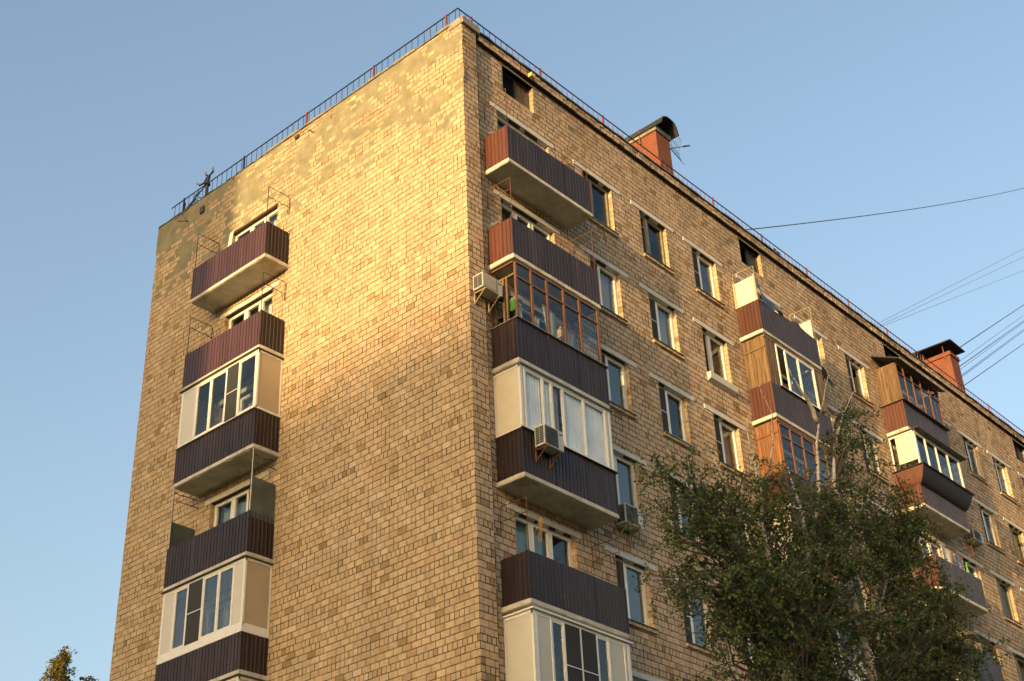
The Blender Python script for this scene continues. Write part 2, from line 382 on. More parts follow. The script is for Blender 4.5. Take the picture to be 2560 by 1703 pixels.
# pick the bricks that show largest in the picture as objects of their own
Minv = cam.matrix_world.inverted(); FOC = 3517.5
def project(p):
    q = Minv @ Vector(p); return 1280 + FOC * q.x / -q.z, 851.5 - FOC * q.y / -q.z
sc_ = []
for lst, wl in ((candA, wallA), (candB, wallB), (candP, pier)):
    for i, (rec, mb) in enumerate(lst):
        F, p, q, z0, z1, o = rec[:6]
        if z0 < 5 or z0 > 13.5 or (F is FA and p > 5.6) or (F is FB and p > 0.72): continue
        P4 = [project(F(a, o, b)) for a, b in ((p, z0), (q, z0), (q, z1), (p, z1))]
        if any(x < 0 or x > 2560 or y < 0 or y > 1700 for x, y in P4): continue
        ar = abs(sum(P4[m][0] * P4[(m+1) % 4][1] - P4[(m+1) % 4][0] * P4[m][1] for m in range(4))) / 2
        sc_.append((ar, id(lst), i))
sc_.sort(reverse=True)
chosen = {(a, b) for _, a, b in sc_[:300]}
shared = {}
def solo_brick(rec, parent):
    F, p, q, z0, z1, o, pr, t1, t2, col = rec
    wdt = round((q - p) / 0.01) * 0.01; key = (F is FA, wdt)
    if key not in shared:
        m = MB(F); w2, h2 = wdt / 2, (H - JT) / 2; e = 0.003
        m.add([(-w2, 0, -h2), (w2, 0, -h2), (w2, 0, h2), (-w2, 0, h2), (-w2+e, e, -h2+e), (w2-e, e, -h2+e), (w2-e, e, h2-e), (-w2+e, e, h2-e),
               (-w2, -0.02, -h2), (w2, -0.02, -h2), (w2, -0.02, h2), (-w2, -0.02, h2)],
              [(4,5,6,7),(0,1,5,4),(1,2,6,5),(2,3,7,6),(3,0,4,7),(8,9,1,0),(9,10,2,1),(10,11,3,2),(11,8,0,3)])
        shared[key] = m.mesh('brick', 'brick_single')
    ob = D.objects.new('brick', shared[key]); link(ob, parent)
    ob.location = F((p + q) / 2, o + pr - 0.002, (z0 + z1) / 2); ob.color = (*col, 1)
    a1 = 2 * t1 / max(0.1, q - p)
    ob.rotation_euler = (0, 0, a1 * (1 if F is FB else -1))
for lst, wl in ((candA, wallA), (candB, wallB), (candP, pier)):
    for i, (rec, mb) in enumerate(lst):
        if (id(lst), i) in chosen: solo_brick(rec, wl)
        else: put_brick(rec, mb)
# reveal bricks
def reveal(F, h, mb):
    z = math.ceil(h[2] / H - 1e-6) * H - H; dep = 0.13
    while z < h[3]:
        a, b = max(z, h[2]) + 0.005, min(z + H, h[3]) - 0.005
        if b - a > 0.03:
            for u, s in ((h[0], 1), (h[1], -1)):
                x = u + s * (0.012 + random.gauss(0, 0.001)); x2 = u + s * (0.012 + random.gauss(0, 0.001)); c = brick_colour()
                mb.add([(x, 0.0, a), (x2, -dep, a), (x2, -dep, b), (x, 0.0, b), (u, 0, a), (u, -dep, a), (u, -dep, b), (u, 0, b)],
                       [(0, 1, 2, 3), (0, 4, 5, 1), (3, 2, 6, 7), (0, 3, 7, 4)], c)
        z += H
for h in winB: reveal(FB, h, mbB)
for h in winA: reveal(FA, h, mbA)
lay_bricks(lambda u, o, z: (0.51 + o, -u, z), -0.0, PIER, 0, TOP - 0.2, 0, [], mbP, None)
# cornice: three courses standing proud under the roof edge
mbC = MB(FB)
lay_bricks(FB, 0.62, LB, 27 * 0.975 - 0.06 + 0.06, S0 + 4.30, 0.10, [], mbC, None, irregular=0.004, tilt=0.03)
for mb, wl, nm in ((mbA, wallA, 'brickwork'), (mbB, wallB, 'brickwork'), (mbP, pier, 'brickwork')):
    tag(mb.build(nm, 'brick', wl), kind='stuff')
plug = MB(FA)
for _ in range(46):
    u, zz = random.uniform(0.4, 12), random.uniform(7, S0 + 3); r = random.uniform(.022, .045)
    if A_CLEAR(u, zz): plug.tube([(u, 0.0, zz), (u, 0.006, zz)], r, 9)
tag(plug.build('mortar_plugs', 'concrete', wallA), kind='stuff')
tag(patchA.build('render_patches', 'render_patch', wallA), kind='stuff')
corn = MB(FB).box(0.60, LB, -0.02, 0.088, S0 + 4.06, S0 + 4.31)
corn = corn.build('cornice', 'mortar', bld)
tag(mbC.build('cornice_bricks', 'brick', corn), kind='stuff')
# roof edge: bent sheet metal, slightly wavy; mortar crest on the end wall
def wavy_strip(F, u0, u1, o0, o1, z0, z1, n, amp, name, m, parent):
    mb = MB(F); prev = None
    for i in range(n + 1):
        u = u0 + (u1 - u0) * i / n; d = random.uniform(-amp, amp)
        ring = [(u, o0, z0 + d), (u, o1 + d, z0 + d), (u, o1 + d, z1 + d), (u, o0, z1 + d)]
        if prev:
            b = len(mb.v) - 4
            mb.add(ring, []); b2 = len(mb.v) - 4
            for j in range(4): mb.f.append((b + j, b + (j+1) % 4, b2 + (j+1) % 4, b2 + j)); mb.c.append(None)
        else: mb.add(ring, [(0, 1, 2, 3)])
        prev = ring
    return mb.build(name, m, parent)
wavy_strip(FB, 0.60, LB, -0.5, 0.14, S0 + 4.315, S0 + 4.36, 150, 0.010, 'roof_edge', 'tin_dark', bld)
wavy_strip(FA, -PIER + 0.02, LA, -0.5, 0.02, TOP - 0.052, TOP - 0.02, 60, 0.014, 'roof_edge', 'tin_dark', bld)
cap = MB(FB).box(-0.03, 0.60, -0.3, PIER + 0.07, TOP - 0.19, TOP + 0.03).build('pier_cap', 'concrete', bld, bevel=0.015)
crest = MB(FA)
y = -0.15
while y < 7.5:
    l = random.uniform(0.2, 0.5); h = random.uniform(0.02, 0.08) if y > 0.6 else 0.07
    crest.box(y, y + l - 0.02, -0.14, 0.018 + random.uniform(0, .01), TOP - 0.02, TOP - 0.015 + h); y += l
tag(crest.build('mortar_crest', 'render_patch', bld, bevel=0.012), kind='stuff')
roof = MB().box(0.2, LB, 0.2, LA - 0.1, TOP - 0.5, TOP - 0.35).build('roof', 'roof_felt', bld)
MB().box(0.3, LB, LA - 0.2, LA, 0, TOP - 0.05).build('back_wall', 'mortar', bld)
MB().box(LB - 0.2, LB, 0.02, LA - 0.2, 0, TOP - 0.05).build('far_end_wall', 'mortar', bld)
for k in range(-1, 8):
    MB().box(0.27, LB - 0.25, 0.27, LA - 0.25, ZK(k) - 0.12, ZK(k) + 0.08).build('floor', 'interior_wall', bld)
part = MB()
for u in (4.1, 6.3, 8.95, 11.3, 14.9, 17.2, 19.7, 23.2, 25.5, 28.0, 30.4, 34): part.box(u, u + 0.1, 0.28, 6.0, 0.1, S0 + 4)
part.box(0.3, LB - .3, 6.0, 6.1, 0.1, S0 + 4); part.build('partition_wall', 'interior_wall', bld)

# ------------------------------------------------------------------ windows
def frame_ring(mb, u0, u1, z0, z1, o0, o1, t):
    mb.box(u0, u1, o0, o1, z0, z0 + t); mb.box(u0, u1, o0, o1, z1 - t, z1)
    mb.box(u0, u0 + t, o0, o1, z0 + t, z1 - t); mb.box(u1 - t, u1, o0, o1, z0 + t, z1 - t)
def wavy_cloth(F, u0, u1, o, z0, z1, m, parent, name='curtain', waves=9, amp=0.025, ragged=0.0):
    mb = MB(F); n = 40; rows = 3
    ph = random.random() * 6
    vs = []
    for j in range(rows + 1):
        for i in range(n + 1):
            t = i / n; vs.append((u0 + (u1 - u0) * t, o + amp * math.sin(ph + t * waves * 6.283 + 0.4 * j) * (0.6 + 0.4 * j / rows), z1 + (z0 - z1) * j / rows + (ragged * math.sin(t * 7) if j == rows else 0)))
    mb.add(vs, [(j*(n+1)+i, j*(n+1)+i+1, (j+1)*(n+1)+i+1, (j+1)*(n+1)+i) for j in range(rows) for i in range(n)])
    return mb.build(name, m, parent, smooth=True)
LINT = (0.38, 0.33)
def window(F, h, style):
    u0, u1, z0, z1, kind, k, col = h
    fo, bo = -0.115, -0.19
    fm = 'pvc' if style in ('pvc', 'pvc_open', 'pvc3') else 'old_wood'
    t = 0.055 if fm == 'pvc' else 0.05
    a, b = u0 + 0.014, u1 - 0.014
    mb = MB(F); frame_ring(mb, a, b, z0, z1, bo, fo, t)
    if kind == 'bw': ms = [a + (b - a) * 0.31, a + (b - a) * 0.62]
    else: ms = [a + (b - a) * (0.36 if fm == 'pvc' else 0.34)]
    for m in ms: mb.box(m - 0.035, m + 0.035, bo + 0.003, fo - 0.003 + (0.006 if fm == 'pvc' else 0.03), z0 + t, z1 - t)
    if fm == 'old_wood' and kind == 'w': mb.box(a + t, ms[0] - 0.035, bo + 0.004, fo - 0.004, z1 - 0.42, z1 - 0.37)
    w_ = mb.build('window', fm, bld)
    cells = [a + t] + [x for m in ms for x in (m - 0.035, m + 0.035)] + [b - t]
    for i in range(0, len(cells), 2):
        c0, c1 = cells[i], cells[i + 1]
        if style == 'pvc_open' and i == 0: continue
        s = MB(F); frame_ring(s, c0 + 0.002, c1 - 0.002, z0 + t + 0.002, z1 - t - 0.002, bo + 0.015, fo + 0.01, 0.04)
        s.build('sash', fm, w_)
        MB(F).box(c0 + 0.04, c1 - 0.04, bo + 0.035, bo + 0.045, z0 + t + 0.04, z1 - t - 0.04).build('pane', ('glass_bright' if kind == 'w' and (col + 2 * k) % 5 else 'glass') if fm == 'pvc' else 'glass_old', w_)
        if i == 0 and fm == 'pvc' and kind == 'w' and style != 'pvc3':   # insect screen
            nb = MB(F); zz = (z0 + z1) / 2
            nb.box(c0, c1, fo + 0.012, fo + 0.015, z0 + t, z1 - t)
            nb.build('insect_screen', 'net', w_)
            MB(F).box(c0, c1, fo + 0.0155, fo + 0.028, zz - 0.01, zz + 0.01).build('screen_bar', 'pvc', w_)
    r = random.random()
    if kind == 'bw' or r < 0.75:
        wavy_cloth(F, a + 0.03, a + (b - a) * random.choice((0.35, 0.5, 0.95)), -0.32, z0, z1 - 0.03, random.choice(('curtain', 'curtain_grey', 'curtain', 'cream_panel', 'blind_blue')), w_, waves=6, amp=0.02)
    return w_
def lintel(F, u0, u1, z, o=0.022):
    mb = MB(F); n = 10
    vs = []; 
    for i in range(n + 1):
        u = u0 + (u1 - u0) * i / n; d = random.uniform(-0.005, 0.005)
        vs += [(u, -0.12, z - 0.12), (u, o, z - 0.12 + d), (u, o, z + d * 0.5), (u, -0.02, z)]
    fs = [(i*4+j, i*4+(j+1) % 4, (i+1)*4+(j+1) % 4, (i+1)*4+j) for i in range(n) for j in range(4)] + [(0, 1, 2, 3), (n*4+3, n*4+2, n*4+1, n*4)]
    mb.add(vs, fs); return mb.build('lintel', 'lintel_paint', bld)
sillpatch = {}
for h in winB:
    u0, u1, z0, z1, kind, k, col = h
    if kind == 'attic': continue
    style = 'pvc'
    if col in (0, 1) and k == 0: style = 'old'
    elif col >= 5 and (col * 7 + k * 3) % 4 in (0, 3): style = 'old'
    elif col == 2 and k in (1,): style = 'pvc_open'
    elif col in (1, 4) and k > 3 and k % 2: style = 'old'
    if kind == 'bw' and k in (0, 1): style = 'pvc'
    window(FB, h, style)
    if kind == 'w':
        lintel(FB, u0 - LINT[0], u1 + LINT[1], z1 + 0.12)
        if col == 2 and k == 1:
            s = MB(FB); s.add([(u0 - 0.02, 0.0, z0), (u1 + 0.05, 0, z0), (u1 + 0.05, 0.13, z0 - 0.02), (u0 - 0.02, 0.13, z0 - 0.02), (u0 - 0.02, 0.11, z0 - 0.20), (u1 + 0.05, 0.11, z0 - 0.20), (u0 - 0.02, 0, z0 - 0.26), (u1 + 0.05, 0, z0 - 0.26)],
                            [(0, 1, 2, 3), (3, 2, 5, 4), (4, 5, 7, 6), (0, 3, 4, 6), (1, 7, 5, 2)])
            s.build('window_ledge', 'pvc_panel', bld)
        else:
            s = MB(FB).box(u0 - 0.02, u1 + 0.06, -0.115, 0.085, z0 - 0.012, z0 + 0.002).build('window_sill', 'tin' if (col + k) % 3 == 0 else 'tin_dark', bld)
            x = u0 - 0.02; hb = MB(FB)
            while x < u1 + 0.03:
                hb.box(x, x + 0.068, 0.0, 0.05 + random.uniform(0, .012), z0 - 0.1 + random.uniform(0, .01), z0 - 0.02, brick_colour()); x += 0.078
            tag(hb.build('sill_bricks', 'brick', s), kind='stuff')
    else:
        lintel(FB, u0 - 0.25, u1 + 0.18, z1 + 0.12)
for h in winA:
    window(FA, h, 'pvc')
    if h[5] > 0: lintel(FA, h[0] - 0.25, h[1] + 0.22, h[3] + 0.13)
for i, h in enumerate([h for h in winB if h[4] == 'attic']):
    u0, u1, z0, z1 = h[:4]
    mb = MB(FB); frame_ring(mb, u0 + 0.014, u1 - 0.014, z0, z1, -0.2, -0.13, 0.05); mb.box((u0+u1)/2 + .02, (u0+u1)/2 + 0.08, -0.2, -0.125, z0 + .05, z1 - .05)
    v = mb.build('attic_window', 'metal_dark', bld)
    if i in (0, 2):
        for j in range(14):
            z = z0 + 0.08 + j * 0.055
            MB(FB).add([(u0 + .07, -0.15, z), (u0 + .6, -0.15, z), (u0 + .6, -0.19, z + 0.04), (u0 + .07, -0.19, z + 0.04), (u0 + .07, -0.15, z + .006), (u0 + .6, -0.15, z + .006)], [(0, 1, 2, 3), (0, 1, 5, 4), (4, 5, 2, 3)]).build('slat', 'metal_dark', v)
    MB(FB).box((u0+u1)/2 + .08, u1 - .06, -0.18, -0.17, z0 + .05, z1 - .05).build('board', 'board_wood' if i == 0 else 'metal_dark', v)
    MB(FB).box(u0 - 0.1, u1 + 0.12, -0.11, 0.014, z1, z1 + 0.035).build('lintel', 'render_patch', bld)

# ------------------------------------------------------------------ balconies
def ribbed(F, a0, a1, z0, z1, along, other, m, parent, period=0.115, depth=0.02, face=1, name='cladding_sheet', topf=None, label=None):
    """profiled sheet metal; along 'u' runs on the front at o=other, along 'o' runs on a side at u=other"""
    mb = MB(F); x = a0; pts = [(a0, 0)]
    while x < a1 - 0.001:
        for dx, d in ((0.076, 0), (0.082, -depth), (0.100, -depth), (0.108, 0)):
            if x + dx * period / 0.115 < a1: pts.append((x + dx * period / 0.115, d))
        x += period
    pts.append((a1, 0)); vs = []
    for (p, d) in pts:
        zt = topf(p) if topf else z1
        for z in (z0, zt): vs.append((p, other + d, z) if along == 'u' else (other - face * d, p, z))
    mb.add(vs, [(2*i, 2*i+2, 2*i+3, 2*i+1) for i in range(len(pts) - 1)])
    o = mb.build(name, m, parent)
    sm = o.modifiers.new('thickness', 'SOLIDIFY'); sm.thickness = 0.003; sm.offset = 0
    if label: o['label'] = label
    return o
def slab(F, u0, u1, dep, k, label=None):
    z = ZK(k); mb = MB(F); n = 14; a, b, d = u0 - 0.02, u1 + 0.02, dep + 0.0
    # perimeter with uneven hand-painted edge
    per = [(a, -0.01)] + [(a, d * i / 4) for i in range(1, 4)] + [(a + 0.015, d)] + [(a + (b - a) * i / n, d) for i in range(1, n)] + [(b - 0.015, d)] + [(b, d * (4 - i) / 4) for i in range(1, 4)] + [(b, -0.01)]
    top, bot, bot2 = [], [], []
    cu, co = (a + b) / 2, d / 2
    for (u, o) in per:
        e = random.uniform(-0.014, 0.012)
        top.append((u, o, z + 0.035)); bot.append((u, o + (0.004 if o > 0 else 0), z - 0.055 + e)); bot2.append((u + (cu - u) * 0.012, o if o < 0.01 else o - 0.035, z - 0.075 + e * 0.3))
    N = len(per); mb.add(top + bot + bot2, [(i, i + 1, N + i + 1, N + i) for i in range(N - 1)] + [(N + i, N + i + 1, 2*N + i + 1, 2*N + i) for i in range(N - 1)] + [tuple(range(N)), tuple(range(3*N - 1, 2*N - 1, -1))])
    o = mb.build('balcony', 'slab_paint', bld)
    if label: o['label'] = label
    return o
def cladding(F, s, u0, u1, dep, k, front='metal_brown', side='metal_brown', zt=None, rust=False, flare=False, fronttop=None):
    z0 = ZK(k) + 0.04; z1 = zt or ZK(k) + 1.03; o = dep - 0.005
    n = 3; L = (u1 - u0) / n
    if flare: z1 = ZK(k) + 0.68
    for i in range(n):
        ribbed(F, u0 + i * L + (0.0 if i == 0 else 0.004), u0 + (i + 1) * L, z0, z1, 'u', o + (i % 2) * 0.004, front, s, topf=fronttop)
    ribbed(F, 0.03, dep - 0.03, z0, z1, 'o', u0, side, s, face=-1); ribbed(F, 0.03, dep - 0.03, z0, z1, 'o', u1, side, s, face=1)
    for u in (u0, u1): MB(F).box(u - 0.016, u + 0.016, dep - 0.03, dep + 0.004, z0, z1 + 0.004).build('corner_trim', side, s)
    if flare:                                  # the upper part leans outward under a wider ledge
        z2 = ZK(k) + 1.24; e = 0.34
        fl = MB(F); fs_ = MB(F); ft_ = MB(F); st = 6
        prof = [(dep + e * (i / st) ** 0.7 * 0.9, z1 + (z2 - z1) * (i / st) ** 1.1) for i in range(st + 1)]
        for a in range(st):
            (o0, za), (o1, zb) = prof[a], prof[a + 1]
            ex0, ex1 = (o0 - dep) * 0.55, (o1 - dep) * 0.55
            fl.quad((u0 - ex0, o0, za), (u1 + ex0, o0, za), (u1 + ex1, o1, zb), (u0 - ex1, o1, zb))
            fs_.quad((u0 - ex0, o0, za), (u0 - ex1, o1, zb), (u0 - ex1, 0.02, zb), (u0 - ex0, 0.02, za))
            ft_.quad((u1 + ex0, o0, za), (u1 + ex1, o1, zb), (u1 + ex1, 0.02, zb), (u1 + ex0, 0.02, za))
        fl.build('flared_skirt', 'metal_brown', s); fs_.build('skirt_end', side, s); ft_.build('skirt_end', side, s)
        MB(F).box(u0 - 0.24, u1 + 0.24, 0.01, dep + 0.36, z2, z2 + 0.02).build('ledge', 'metal_dark', s)
def clothes_frame(F, s, u, dep, k, m='rust_rod', h=2.18, mid=1.86, wob=0.03, down=0.0):
    z = ZK(k); mb = MB(F); r = 0.011; dd = dep - 0.02
    mb.tube([(u, dd, z + 1.0), (u, dd, z + h), (u, 0.06, z + h + 0.02), (u, 0.04, z + h - 0.02), (u, 0.04, z + mid - 0.22 + down)], r)
    pts = [(u + random.uniform(-wob, wob) * 0.4, dd + (0.04 - dd) * i / 8, z + mid + random.uniform(-wob, wob)) for i in range(9)]; pts[0] = (u, dd, z + mid); pts[-1] = (u, 0.04, z + mid)
    mb.tube(pts, r * 0.9)
    return mb.build('clothesline_frame', m, s, smooth=True)
def sill_strip(F, s, u0, u1, dep, z, m='tin', ov=0.03, t=0.018):
    MB(F).box(u0 - ov, u1 + ov, dep - 0.03, dep + ov + 0.02, z, z + t).box(u0 - ov, u0 + 0.03, 0.01, dep - 0.031, z, z + t).box(u1 - 0.03, u1 + ov, 0.01, dep - 0.031, z, z + t).build('sill_strip', m, s)
def glazing(F, s, u0, u1, dep, z0, z1, cuts, kinds, fm='pvc', pm='pvc_panel', gm='glass', side=('p',), sidecuts=None, transom=None, post=0.07, th=0.045, sidem='pvc_beige', mull=0.045, screens=()):
    o0, o1 = dep - 0.05, dep - 0.005
    fr = MB(F)
    fr.box(u0, u1, o0, o1, z0, z0 + post); fr.box(u0, u1, o0, o1, z1 - post, z1)
    fr.box(u0, u0 + post, o0 - 0.002, o1 + 0.003, z0, z1); fr.box(u1 - post, u1, o0 - 0.002, o1 + 0.003, z0, z1)
    for c in cuts: fr.box(c - mull / 2, c + mull / 2, o0 + 0.003, o1 + 0.006, z0 + 0.02, z1 - 0.02)
    if transom: fr.box(u0 + post, u1 - post, o0 + 0.005, o1 + 0.003, z1 - transom - 0.022, z1 - transom + 0.022)
    for u, sg in ((u0, 1), (u1, -1)):
        a, b = (u, u + 0.05 * sg); a, b = min(a, b), max(a, b)
        fr.box(a, b, 0.01, o0 - 0.003, z0, z0 + post * .8); fr.box(a, b, 0.01, o0 - 0.003, z1 - post * .8, z1); fr.box(a + .001, b - .001, 0.012, 0.05, z0 + .01, z1 - .01)
    fr.build('glazing_frame', fm, s)
    ed = [u0 + post] + list(cuts) + [u1 - post]
    for i, kd in enumerate(kinds):
        a, b = ed[i], ed[i + 1]
        if kd == 'p': MB(F).box(a, b, o1 - 0.022, o1 - 0.008, z0 + post * .6, z1 - post * .6).build('infill_panel', pm, s)
        elif kd in 'gs':
            if fm == 'pvc':
                sh = MB(F); frame_ring(sh, a + 0.015, b - 0.015, z0 + post, z1 - post, o0 + 0.006, o1 - 0.006, 0.035); sh.build('sash', fm, s)
            if transom:
                MB(F).box(a, b, o0 + 0.018, o0 + 0.024, z0 + post, z1 - transom - .02).build('pane', gm, s); MB(F).box(a, b, o0 + 0.018, o0 + 0.024, z1 - transom + .02, z1 - post).build('pane', gm, s)
            else: MB(F).box(a + .02, b - .02, o0 + 0.018, o0 + 0.024, z0 + post, z1 - post).build('pane', gm, s)
            if kd == 's':
                MB(F).box(a + .02, b - .02, o1 + 0.001, o1 + 0.004, z0 + post * .7, z1 - post * .7).build('insect_screen', 'net', s)
                MB(F).box(a + .01, b - .01, o1 + 0.0045, o1 + 0.016, (z0 + z1) / 2 - .01, (z0 + z1) / 2 + .01).build('screen_bar', fm, s)
    for u, sg in ((u0, 1), (u1, -1)):
        a, b = sorted((u + 0.012 * sg, u + 0.03 * sg))
        if side[0] == 'p': MB(F).box(a, b, 0.05, o0, z0 + post * .7, z1 - post * .7).build('side_panel', sidem, s)
        elif side[0] == 'g': MB(F).box(a, b - .01, 0.05, o0, z0 + post * .7, z1 - post * .7).build('pane', gm, s)
def boards(F, s, axis, fixed, a0, a1, z0, z1, m, wdt=0.1, vert=True, th=0.02, name='board', sag=0.0):
    n = max(1, int(round(((a1 - a0) if vert else (z1 - z0)) / wdt)))
    for i in range(n):
        d = random.uniform(-.004, .004)
        if vert: p, q, za, zb = a0 + (a1 - a0) * i / n + .004, a0 + (a1 - a0) * (i + 1) / n - .004, z0, z1 + random.uniform(-.01, .01)
        else: p, q, za, zb = a0, a1, z0 + (z1 - z0) * i / n + .004, z0 + (z1 - z0) * (i + 1) / n - .002
        mb = MB(F)
        if axis == 'o': mb.box(fixed - th + d, fixed + d, p, q, za, zb)
        else: mb.box(p, q, fixed + d, fixed + th + d, za, zb)
        mb.build(name, m, s)

DA = DB = 0.77
A0, A1 = 6.16, 9.18
GT = 2.60                                       # glazing head above the slab
def inner(s, F, u0, u1, k): pass
# --- end wall column
for k in range(8):
    lb = {0: 'open balcony at the very top of the end wall', 1: 'open balcony, second from the top on the end wall', 2: 'glazed balcony with sunlit beige side', 3: 'open balcony with grey metal sheets at both ends', 4: 'glazed balcony with four blue-reflecting panes'}.get(k)
    s = slab(FA, A0, A1, DA, k, lb); z = ZK(k)
    cladding(FA, s, A0, A1, DA, k, front='metal_maroon_lit_brown' if k < 2 else 'metal_brown', zt=z + (0.88 if k in (4, 5) else 1.03 if k != 2 else 0.97))
    if k in (0, 1):
        clothes_frame(FA, s, A0 + 0.03, DA, k, 'rail_black'); clothes_frame(FA, s, A1 - 0.03, DA, k, 'rail_black')
    if k == 2:
        sill_strip(FA, s, A0, A1, DA, z + 0.972, 'pvc'); glazing(FA, s, A0, A1, DA, z + 0.99, z + GT, [6.87, 7.36, 7.99, 8.56], 'gsggp')
        MB(FA).box(A0 - .05, A1 + .05, 0.01, DA + 0.06, z + GT + .005, z + GT + 0.022).build('drip_sheet', 'tin_dark', s)
    if k == 3:
        MB(FA).box(A0 - 0.004, A0 + 0.004, 0.04, DA - 0.03, z + 0.9, z + 1.9).build('metal_sheet', 'grey_sheet', s)
        MB(FA).box(A1 - 0.004, A1 + 0.004, 0.04, DA - 0.03, z + 0.9, z + 1.75).build('metal_sheet', 'grey_sheet', s)
        MB(FA).tube([(A0, DA - .03, z + .9), (A0, DA - .03, z + 2.62)], .014).tube([(A1, DA - .03, z + .9), (A1, DA - .03, z + 2.62)], .014).build('upright_pole', 'tin', s)
        clothes_frame(FA, s, A0 + 0.04, DA, k, 'rail_black', h=2.3, mid=2.5); clothes_frame(FA, s, A1 - 0.04, DA, k, 'rail_black', h=2.3, mid=2.5)
    if k in (4, 5, 6, 7):
        MB(FA).box(A0 - .006, A1 + .006, DA - .02, DA + .008, z + .885, z + 1.03).box(A0 - .008, A0 + .01, .01, DA - .021, z + .885, z + 1.03).box(A1 - .01, A1 + .008, .01, DA - .021, z + .885, z + 1.03).build('skirting_strip', 'pvc', s)
        glazing(FA, s, A0, A1, DA, z + 1.031, z + GT, [6.56, 7.1, 7.66, 8.22, 8.72], 'pggsgp', gm='glass_bright')
        MB(FA).box(A0 - .05, A1 + .05, 0.01, DA + 0.06, z + GT + .005, z + GT + 0.022).build('drip_sheet', 'tin_dark', s)
# --- long facade, balcony columns
def colB(c0, c1, name, k, typ):
    z = ZK(k)
    if typ == 'open':
        s = slab(FB, c0, c1, DB, k, 'open balcony on the ' + name); cladding(FB, s, c0, c1, DB, k, side='metal_brown_sunlit' if (k < 2 or c0 > 5) else 'metal_brown')
        clothes_frame(FB, s, c0 + 0.03, DB, k); clothes_frame(FB, s, c1 - 0.08, DB, k)
        return s
    if typ == 'wood':
        s = slab(FB, c0, c1, DB, k, 'wood-glazed balcony on the ' + name); cladding(FB, s, c0, c1, DB, k)
        sill_strip(FB, s, c0, c1 + 0.05, DB, z + 1.035, 'tin')
        L = c1 - c0; cuts = [c0 + L * q for q in (.185, .36, .55, .735)]
        glazing(FB, s, c0 + .03, c1 - .12, DB, z + 1.055, z + GT - 0.02, cuts, 'ggggg', 'varnish_wood', gm='glass_old', side='n', transom=0.42, post=0.05, mull=0.06)
        sd = MB(FB); u = c0 + 0.05
        sd.box(u - .02, u + .02, 0.36, 0.41, z + 1.07, z + 2.2); sd.box(u - .02, u + .02, 0.05, DB - .06, z + 2.2, z + 2.25)
        sd.box(u - .02, u + .02, 0.46, 0.5, z + 1.07, z + 2.2); sd.build('side_frame', 'board_wood', s)
        MB(FB).box(u - .004, u + .004, 0.51, DB - .06, z + 1.07, z + 2.2).build('pane', 'glass_old', s)
        return s
    if typ == 'pvc':
        s = slab(FB, c0, c1, DB, k, 'white glazed balcony on the ' + name); cladding(FB, s, c0, c1, DB, k)
        sill_strip(FB, s, c0, c1 + .04, DB, z + 1.035, 'tin_dark')
        glazing(FB, s, c0 + .01, c1, DB, z + 1.055, z + GT - .02, [c0 + .16, c0 + .75, c0 + 1.04, c0 + 1.42, c0 + 2.14, c1 - .18], 'pggggg'[:6] + 'p', 'pvc', gm='glass_clear', side='p', sidem='cream_panel', post=.06)
        MB(FB).box(c0 - .02, c1 + .07, 0.01, DB + 0.06, z + GT - .015, z + GT + 0.0).build('drip_sheet', 'tin', s)
        return s
    if typ == 'pvcpost':
        s = slab(FB, c0, c1, DB, k, 'white glazed balcony with grey infill panels on the ' + name); cladding(FB, s, c0, c1, DB, k, zt=z + .7)
        glazing(FB, s, c0 + .03, c1 - .02, DB, z + .72, z + GT - .08, [c0 + .14, c0 + .57, c0 + .95, c0 + 1.46, c0 + 1.97, c0 + 2.36, c1 - .2], 'ppgssgpp', 'pvc', side='p', sidem='pvc_panel', post=.08)
        MB(FB).box(c0 - .01, c1 + .04, 0.01, DB + 0.05, z + GT - .075, z + GT - 0.04).build('drip_sheet', 'pvc', s)
        return s
B1 = (0.76, 3.84)
n1 = 'column nearest the corner'
s10 = colB(*B1, n1, 0, 'open'); s11 = colB(*B1, n1, 1, 'open'); s12 = colB(*B1, n1, 2, 'wood'); s13 = colB(*B1, n1, 3, 'pvc'); s14 = colB(*B1, n1, 4, 'open'); s15 = colB(*B1, n1, 5, 'pvcpost'); colB(*B1, n1, 6, 'pvc')
for a, b in ((0.90, 1.46), (1.60, 1.80), (2.3, 2.92), (2.94, 3.62)): wavy_cloth(FB, a, b, DB - 0.075, ZK(3) + 1.1, ZK(3) + 2.52, 'curtain', s13, waves=7 * (b - a) / .6)
wavy_cloth(FB, 1.82, 2.14, DB - 0.12, ZK(3) + 1.1, ZK(3) + 2.52, 'curtain_grey', s13, waves=4)
B2 = (11.46, 14.60); n2 = 'second column from the corner'
# top of the second column: ribbed front with a wavy torn edge, pale siding at its near end, pale board at its far end
z = ZK(0); s20 = slab(FB, *B2, DB, 0, 'open balcony with white siding and a dark tarpaulin on the second column')
cladding(FB, s20, *B2, DB, 0, side='metal_brown_sunlit', fronttop=lambda u: z + 1.03 + 0.10 * math.exp(-((u - 13.55) / 0.22) ** 2) - 0.03 * math.sin((u - 12) * 3))
boards(FB, s20, 'o', B2[0] + .01, 0.08, DB - 0.06, z + 1.02, z + 1.85, 'siding', 0.115, vert=False, name='siding_board')
MB(FB).box(B2[0] - .03, B2[0] + .02, DB - .06, DB, z + 1.0, z + 1.9).box(B2[0] - .03, B2[0] + .02, .02, .07, z + 1.0, z + 1.9).build('siding_post', 'pale_rod', s20)
MB(FB).box(B2[1] - .04, B2[1] - .02, 0.08, DB - 0.06, z + 1.0, z + 1.72).build('side_board', 'siding', s20)
clothes_frame(FB, s20, B2[0] + .02, DB, 0, 'pale_rod', 2.18, 1.88); clothes_frame(FB, s20, B2[1] - .02, DB, 0, 'pale_rod', 2.18, 1.76, wob=0.0)
